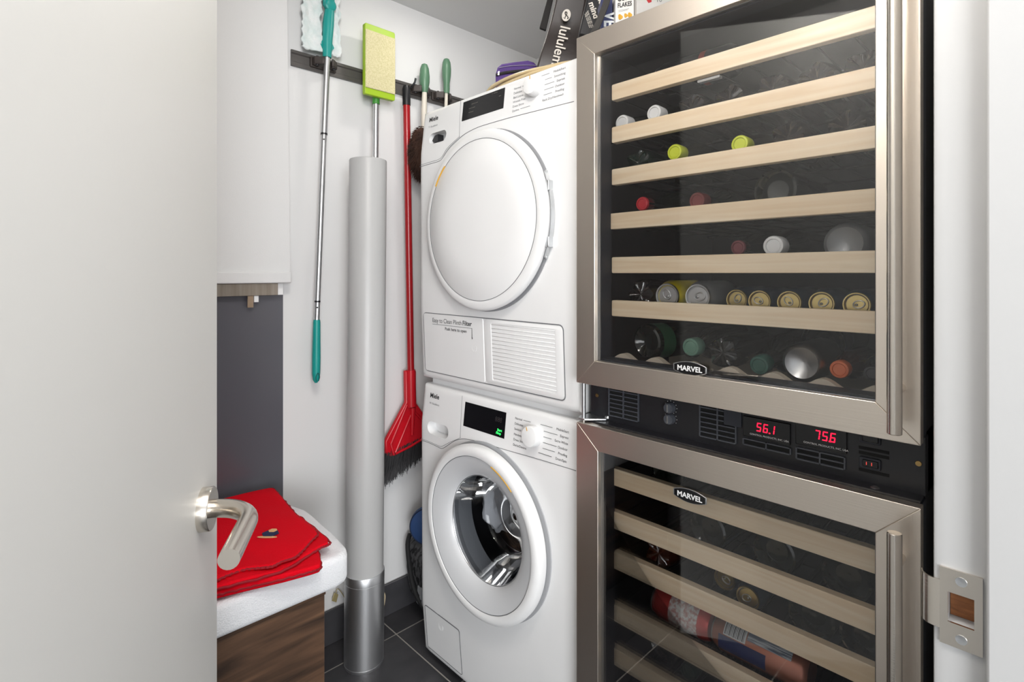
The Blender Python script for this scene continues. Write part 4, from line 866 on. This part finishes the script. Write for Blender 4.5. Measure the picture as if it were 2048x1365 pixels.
# ------------------------------------------------------------------ tube floor lamp
lc = Vector((.787, 1.433, 0)); lean = RGT * .0085
lp = thing('tube_floor_lamp', lc, 'tall white tube floor lamp on a brushed aluminium base', 'floor lamp')
def sheared(mb):
    for v in mb.v: v += lean * (v.z / 1.0)
    return mb
M_lalu = mat('brushed_alu_base', 'DCDDDF', .40, 1, bump=((500, 500, 5), .06))
sheared(MB().lathe([(.0555, 0), (.0568, .004), (.0568, .0085), (.0560, .009), (.0560, .010), (.0568, .0105), (.0568, .2435), (.0560, .244), (.0560, .2452), (.0568, .2457), (.0568, .268), (.0560, .2695), (.045, .2695)], lc, (0, 0, 1), 72)).build('base', M_lalu, lp)
sheared(MB().lathe([(.0535, .262), (.0535, 1.468), (.0525, 1.4715), (.049, 1.473), (.046, 1.470), (.045, 1.40)], lc, (0, 0, 1), 72, False, True)).build('shade', mat('opal_plastic', 'B2B2B2', .38), lp)
cd = smooth_path([lc + Vector(p) for p in ((.03, .045, .02), (.075, .05, .05), (.105, .06, .115), (.098, .07, .13), (.085, .06, .07), (.09, .05, .008)  , (.03, .07, .006), (.0, .075, .006))], 6)
MB().tube(cd, .0032, 8).build('cord', mat('clear_cord', 'B6A68A', .3), lp)
# small brass tag on a wire by the wall
tg = MB().prism([PY(664, 1203, YW - .016), PY(673, 1206, YW - .016), PY(677, 1190, YW - .016), PY(669, 1187, YW - .016)], (0, .003, 0)).build('cable_tag', mat('brass_tag', 'B7A878', .4, .4), org=PY(668, 1206, YW - .016), bevel=.0008)
tag(tg, 'small brass coloured tag on a wire behind the wooden chest', 'tag')
MB().tube(smooth_path([PY(672, 1188, YW - .013), PY(675, 1178, YW - .012), PY(683, 1186, YW - .012), PY(689, 1196, YW - .012)], 5), .0012, 6).build('wire', MATS['brass_tag'], tg)

# ------------------------------------------------------------------ blind and steel strip
rb_ = thing('roller_blind', (.25, 1.53, 1.11), 'white roller blind lowered over the wall beside the tool rail', 'blind')
M_blind = mat('blind_fabric', 'D6D6D6', .85, bump=((400, 400, 400), .1))
MB().prism([(-.12, 1.535, 1.135), (.612, 1.535, 1.135), (.6075, 1.548, ZC - .002), (-.12, 1.548, ZC - .002)], (0, .0012, 0)).build('fabric', M_blind, rb_)
MB().box(-.12, .6145, 1.529, 1.541, 1.1125, 1.1435).build('hem_bar', M_blind, rb_, bevel=.003)
ss = thing('steel_ledge', (.25, 1.565, 1.076), 'narrow steel ledge under the roller blind', 'ledge')
MB().box(-.12, .585, 1.552, 1.579, 1.078, 1.112).build('ledge', mat('mottled_steel', 'A59C92', .3, 1, noise=((60, 5, 5), .3), col2='8A8178'), ss, bevel=.001)
MB().box(.585, .600, 1.553, 1.579, 1.0785, 1.112).build('end_cap', M_plastic, ss, bevel=.001)
MB().box(.505, .520, 1.556, 1.560, 1.046, 1.079).build('bracket', mat('tan_steel', '9A8672', .4, .8), ss)
MB().box(.522, .534, 1.556, 1.574, 1.060, 1.079).build('catch', M_plastic, ss, bevel=.001)

# ------------------------------------------------------------------ chest, towel, blanket
ch = thing('wooden_chest', (.2, 1.35, 0), 'dark stained wooden chest carrying folded towels', 'chest')
MB().box(-.22, .531, 1.141, 1.153, 0, .428).build('front_panel', M_walnut, ch, bevel=.001)
MB().box(.519, .531, 1.154, 1.56, 0, .428).build('side_panel', M_walnut, ch, bevel=.001)
MB().box(-.22, .518, 1.548, 1.56, 0, .428).build('back_panel', M_walnut, ch)
MB().box(-.22, .533, 1.139, 1.56, .429, .441).build('lid', M_walnut, ch, bevel=.001)
def slab(poly, z0, z1, nm, m, org, seed, amp, bev, cuts=.02, sub=1):
    """soft folded textile: outline filled with a grid, thick, with gentle waves"""
    rr = random.Random(seed); bm = bmesh.new(); P = [Vector(p) for p in poly]
    vs0 = [bm.verts.new((p.x, p.y, z0)) for p in P]; fc = bm.faces.new(vs0)
    ex = bmesh.ops.extrude_face_region(bm, geom=[fc]); bmesh.ops.translate(bm, vec=(0, 0, z1 - z0), verts=[g for g in ex['geom'] if isinstance(g, bmesh.types.BMVert)])
    bmesh.ops.bevel(bm, geom=list(bm.edges), offset=bev, segments=4, profile=.5, affect='EDGES', clamp_overlap=True)
    x0, x1 = min(p.x for p in P), max(p.x for p in P); y0, y1 = min(p.y for p in P), max(p.y for p in P)
    for i in range(1, int((x1 - x0) / cuts)): bmesh.ops.bisect_plane(bm, geom=bm.verts[:] + bm.edges[:] + bm.faces[:], plane_co=(x0 + i * cuts, 0, 0), plane_no=(1, 0, 0))
    for i in range(1, int((y1 - y0) / cuts)): bmesh.ops.bisect_plane(bm, geom=bm.verts[:] + bm.edges[:] + bm.faces[:], plane_co=(0, y0 + i * cuts, 0), plane_no=(0, 1, 0))
    for v in bm.verts:
        k = (v.co.z - z0) / (z1 - z0); v.co.z += k * amp * (math.sin(v.co.x * 21 + seed) * math.cos(v.co.y * 17 + seed * 2) + .5 * math.sin(v.co.x * 47 + v.co.y * 31))
        v.co -= Vector(org)
    bmesh.ops.recalc_face_normals(bm, faces=bm.faces)
    me = bpy.data.meshes.new(nm); bm.to_mesh(me); bm.free(); return me
M_terry = mat('white_terry', 'E4E6EA', .95, sheen=.5, bump=((350, 350, 350), .9))
org = Vector((.3, 1.33, .441))
ol = [(-.2, 1.118), (.545, 1.118), (.575, 1.125), (.590, 1.150), (.600, 1.25), (.600, 1.40), (.585, 1.50), (.56, 1.54), (-.2, 1.54)]
tw = link('white_towel', slab([Vector((x, y, 0)) for x, y in ol], .4415, .513, 'white_towel', M_terry, org, 1, .0035, .022), M_terry, None, org)
tag(tw, 'thick folded white terry towel on the wooden chest', 'towel')
M_fleece = mat('red_fleece', 'CF0018', .9, spec=.15, bump=((300, 300, 300), .5)); M_hem = mat('dark_red_stitching', '8C0A1C', .85)
bl = thing('red_blanket', (.3, 1.3, .515), 'folded red fleece blanket on the white towel', 'blanket')
def lay(pts, z0, z1, nm, seed, amp=.002, bev=.0045):
    P = [PZ(u, v, z1) for u, v in pts]; me = slab(P, z0, z1, nm, M_fleece, Vector((0, 0, 0)), seed, amp, bev, .015)
    for v in me.vertices: v.co -= ORG[bl.name]
    return link(nm, me, M_fleece, bl, ORG[bl.name]), P
L1 = [(300, 1235), (434, 1182), (500, 1166), (570, 1150), (622, 1136), (640, 1130), (642, 1122), (634, 1086), (560, 1010), (430, 1010), (300, 1060)]
L2 = [(300, 1225), (434, 1174), (560, 1140), (622, 1104), (645, 1090), (657, 1086), (655, 1075), (600, 1030), (540, 990), (430, 1000), (300, 1050)]
L3 = [(300, 1208), (434, 1158), (460, 1146), (490, 1136), (520, 1133), (545, 1130), (565, 1120), (590, 1112), (606, 1098), (622, 1080), (636, 1066), (630, 1058), (612, 1045), (598, 1034), (585, 1018), (566, 996), (549, 977), (541, 975), (500, 985), (430, 1000), (300, 1040)]
fb, P1 = lay(L1, .518, .535, 'bottom_fold', 2); fm_, P2 = lay(L2, .535, .545, 'middle_fold', 5); ft, P3 = lay(L3, .545, .554, 'top_fold', 7)
for fo, P, z, rng in ((fb, P1, .5265, range(1, 8)), (fm_, P2, .540, range(1, 8)), (ft, P3, .5500, range(1, 18))):
    pts = smooth_path([Vector((P[i].x, P[i].y, z)) for i in rng], 8)
    MB().tube([p + Vector((.0012 * math.sin(k * 1.9), .0012 * math.cos(k * 1.9), .0006 * math.sin(k * 2.3))) for k, p in enumerate(pts)], .0024, 6).build('stitched_hem', M_hem, fo)
# plain stand-in patch where the photo has an embroidered motif
ec = PZ(541, 1069, .5555)
def dia(rx, ry, dx, dy): return [ec + Vector((dx + rx * math.cos(a), dy + ry * math.sin(a), .001)) for a in [2 * math.pi * i / 24 for i in range(24)]]
fw2 = Vector((cT, sT, 0))
def em(rx, ry, ox, oy, n=24): return [ec + RGT * (ox + rx * math.cos(a)) + fw2 * (oy + ry * math.sin(a)) + UP * .0014 for a in [2 * math.pi * i / n for i in range(n)]]
MB().prism(em(.019, .017, 0, 0, 6), (0, 0, .0012)).build('navy_patch', mat('navy_thread', '1B2247', .8), ft, smooth=False, label='small embroidered navy patch')
MB().prism(em(.022, .004, 0, -.017, 16), (0, 0, .0010)).build('tan_stitch', mat('tan_thread', 'D8A877', .8), ft, smooth=False)
MB().prism(em(.010, .009, 0, .012, 6), (0, 0, .0016)).build('tan_stitch', mat('tan_thread', 'D8A877', .8), ft, smooth=False)

# ------------------------------------------------------------------ bag beside the washing machine
sbag = thing('sports_bag', (1.10, 1.46, 0), 'black patterned bag wedged between the wall and the washing machine', 'bag')
rg = []
for z, x0, x1, y0_, y1_ in ((.002, 1.075, 1.28, 1.37, 1.50), (.02, 1.04, 1.30, 1.35, 1.53), (.08, 1.005, 1.31, 1.345, 1.555), (.16, .995, 1.31, 1.342, 1.560), (.215, 1.00, 1.29, 1.345, 1.562), (.238, 1.02, 1.26, 1.37, 1.560), (.245, 1.05, 1.22, 1.40, 1.55)):
    rg.append([(x0, y0_ + .03, z), (x0 + .03, y0_, z), (x1 - .03, y0_, z), (x1, y0_ + .03, z), (x1, y1_ - .03, z), (x1 - .03, y1_, z), (x0 + .03, y1_, z), (x0, y1_ - .03, z)])
M_sbag = mat('black_print_nylon', '161618', .6, noise=((60, 90, 45), .47), col2='4A4A4C', bump=((30, 30, 30), .3))
MB().loops(rg).build('body', M_sbag, sbag, bevel=.006)
MB().tube(smooth_path([(1.02, 1.545, .255), (.995, 1.52, .225), (.985, 1.47, .12), (1.0, 1.42, .06), (1.02, 1.38, .05)], 6), [.008] * 25, 8).build('strap', mat('black_webbing', '131315', .8), sbag)
for i in range(5):
    y = 1.462 - i * .013; MB().prism([(.990, y, .075 + .010 * i * 0), (.990, y - .008, .072), (.992, y - .012, .125), (.992, y - .004, .128)], (.004, 0, 0)).build('stripe_print', mat('grey_print', '8C8E90', .6), sbag, smooth=False)
bp_ = thing('blue_pouch', (1.07, 1.44, .246), 'round navy blue pouch on top of the black patterned bag', 'pouch')
MB().lathe([(.001, .0), (.052, .001), (.060, .006), (.062, .024), (.057, .032), (.001, .036)], (1.026, 1.448, .309), FWD, 40).build('pouch_body', mat('navy_nylon', '2A4777', .65, bump=((300, 300, 300), .2)), bp_)
MB().tube([Vector((1.026, 1.448, .309)) + FWD * .006 + (RGT * math.cos(a) + UP * math.sin(a)) * .0605 for a in [2 * math.pi * k / 40 for k in range(40)]], .0022, 6, True).build('piping', mat('navy_dark', '14233F', .7), bp_)
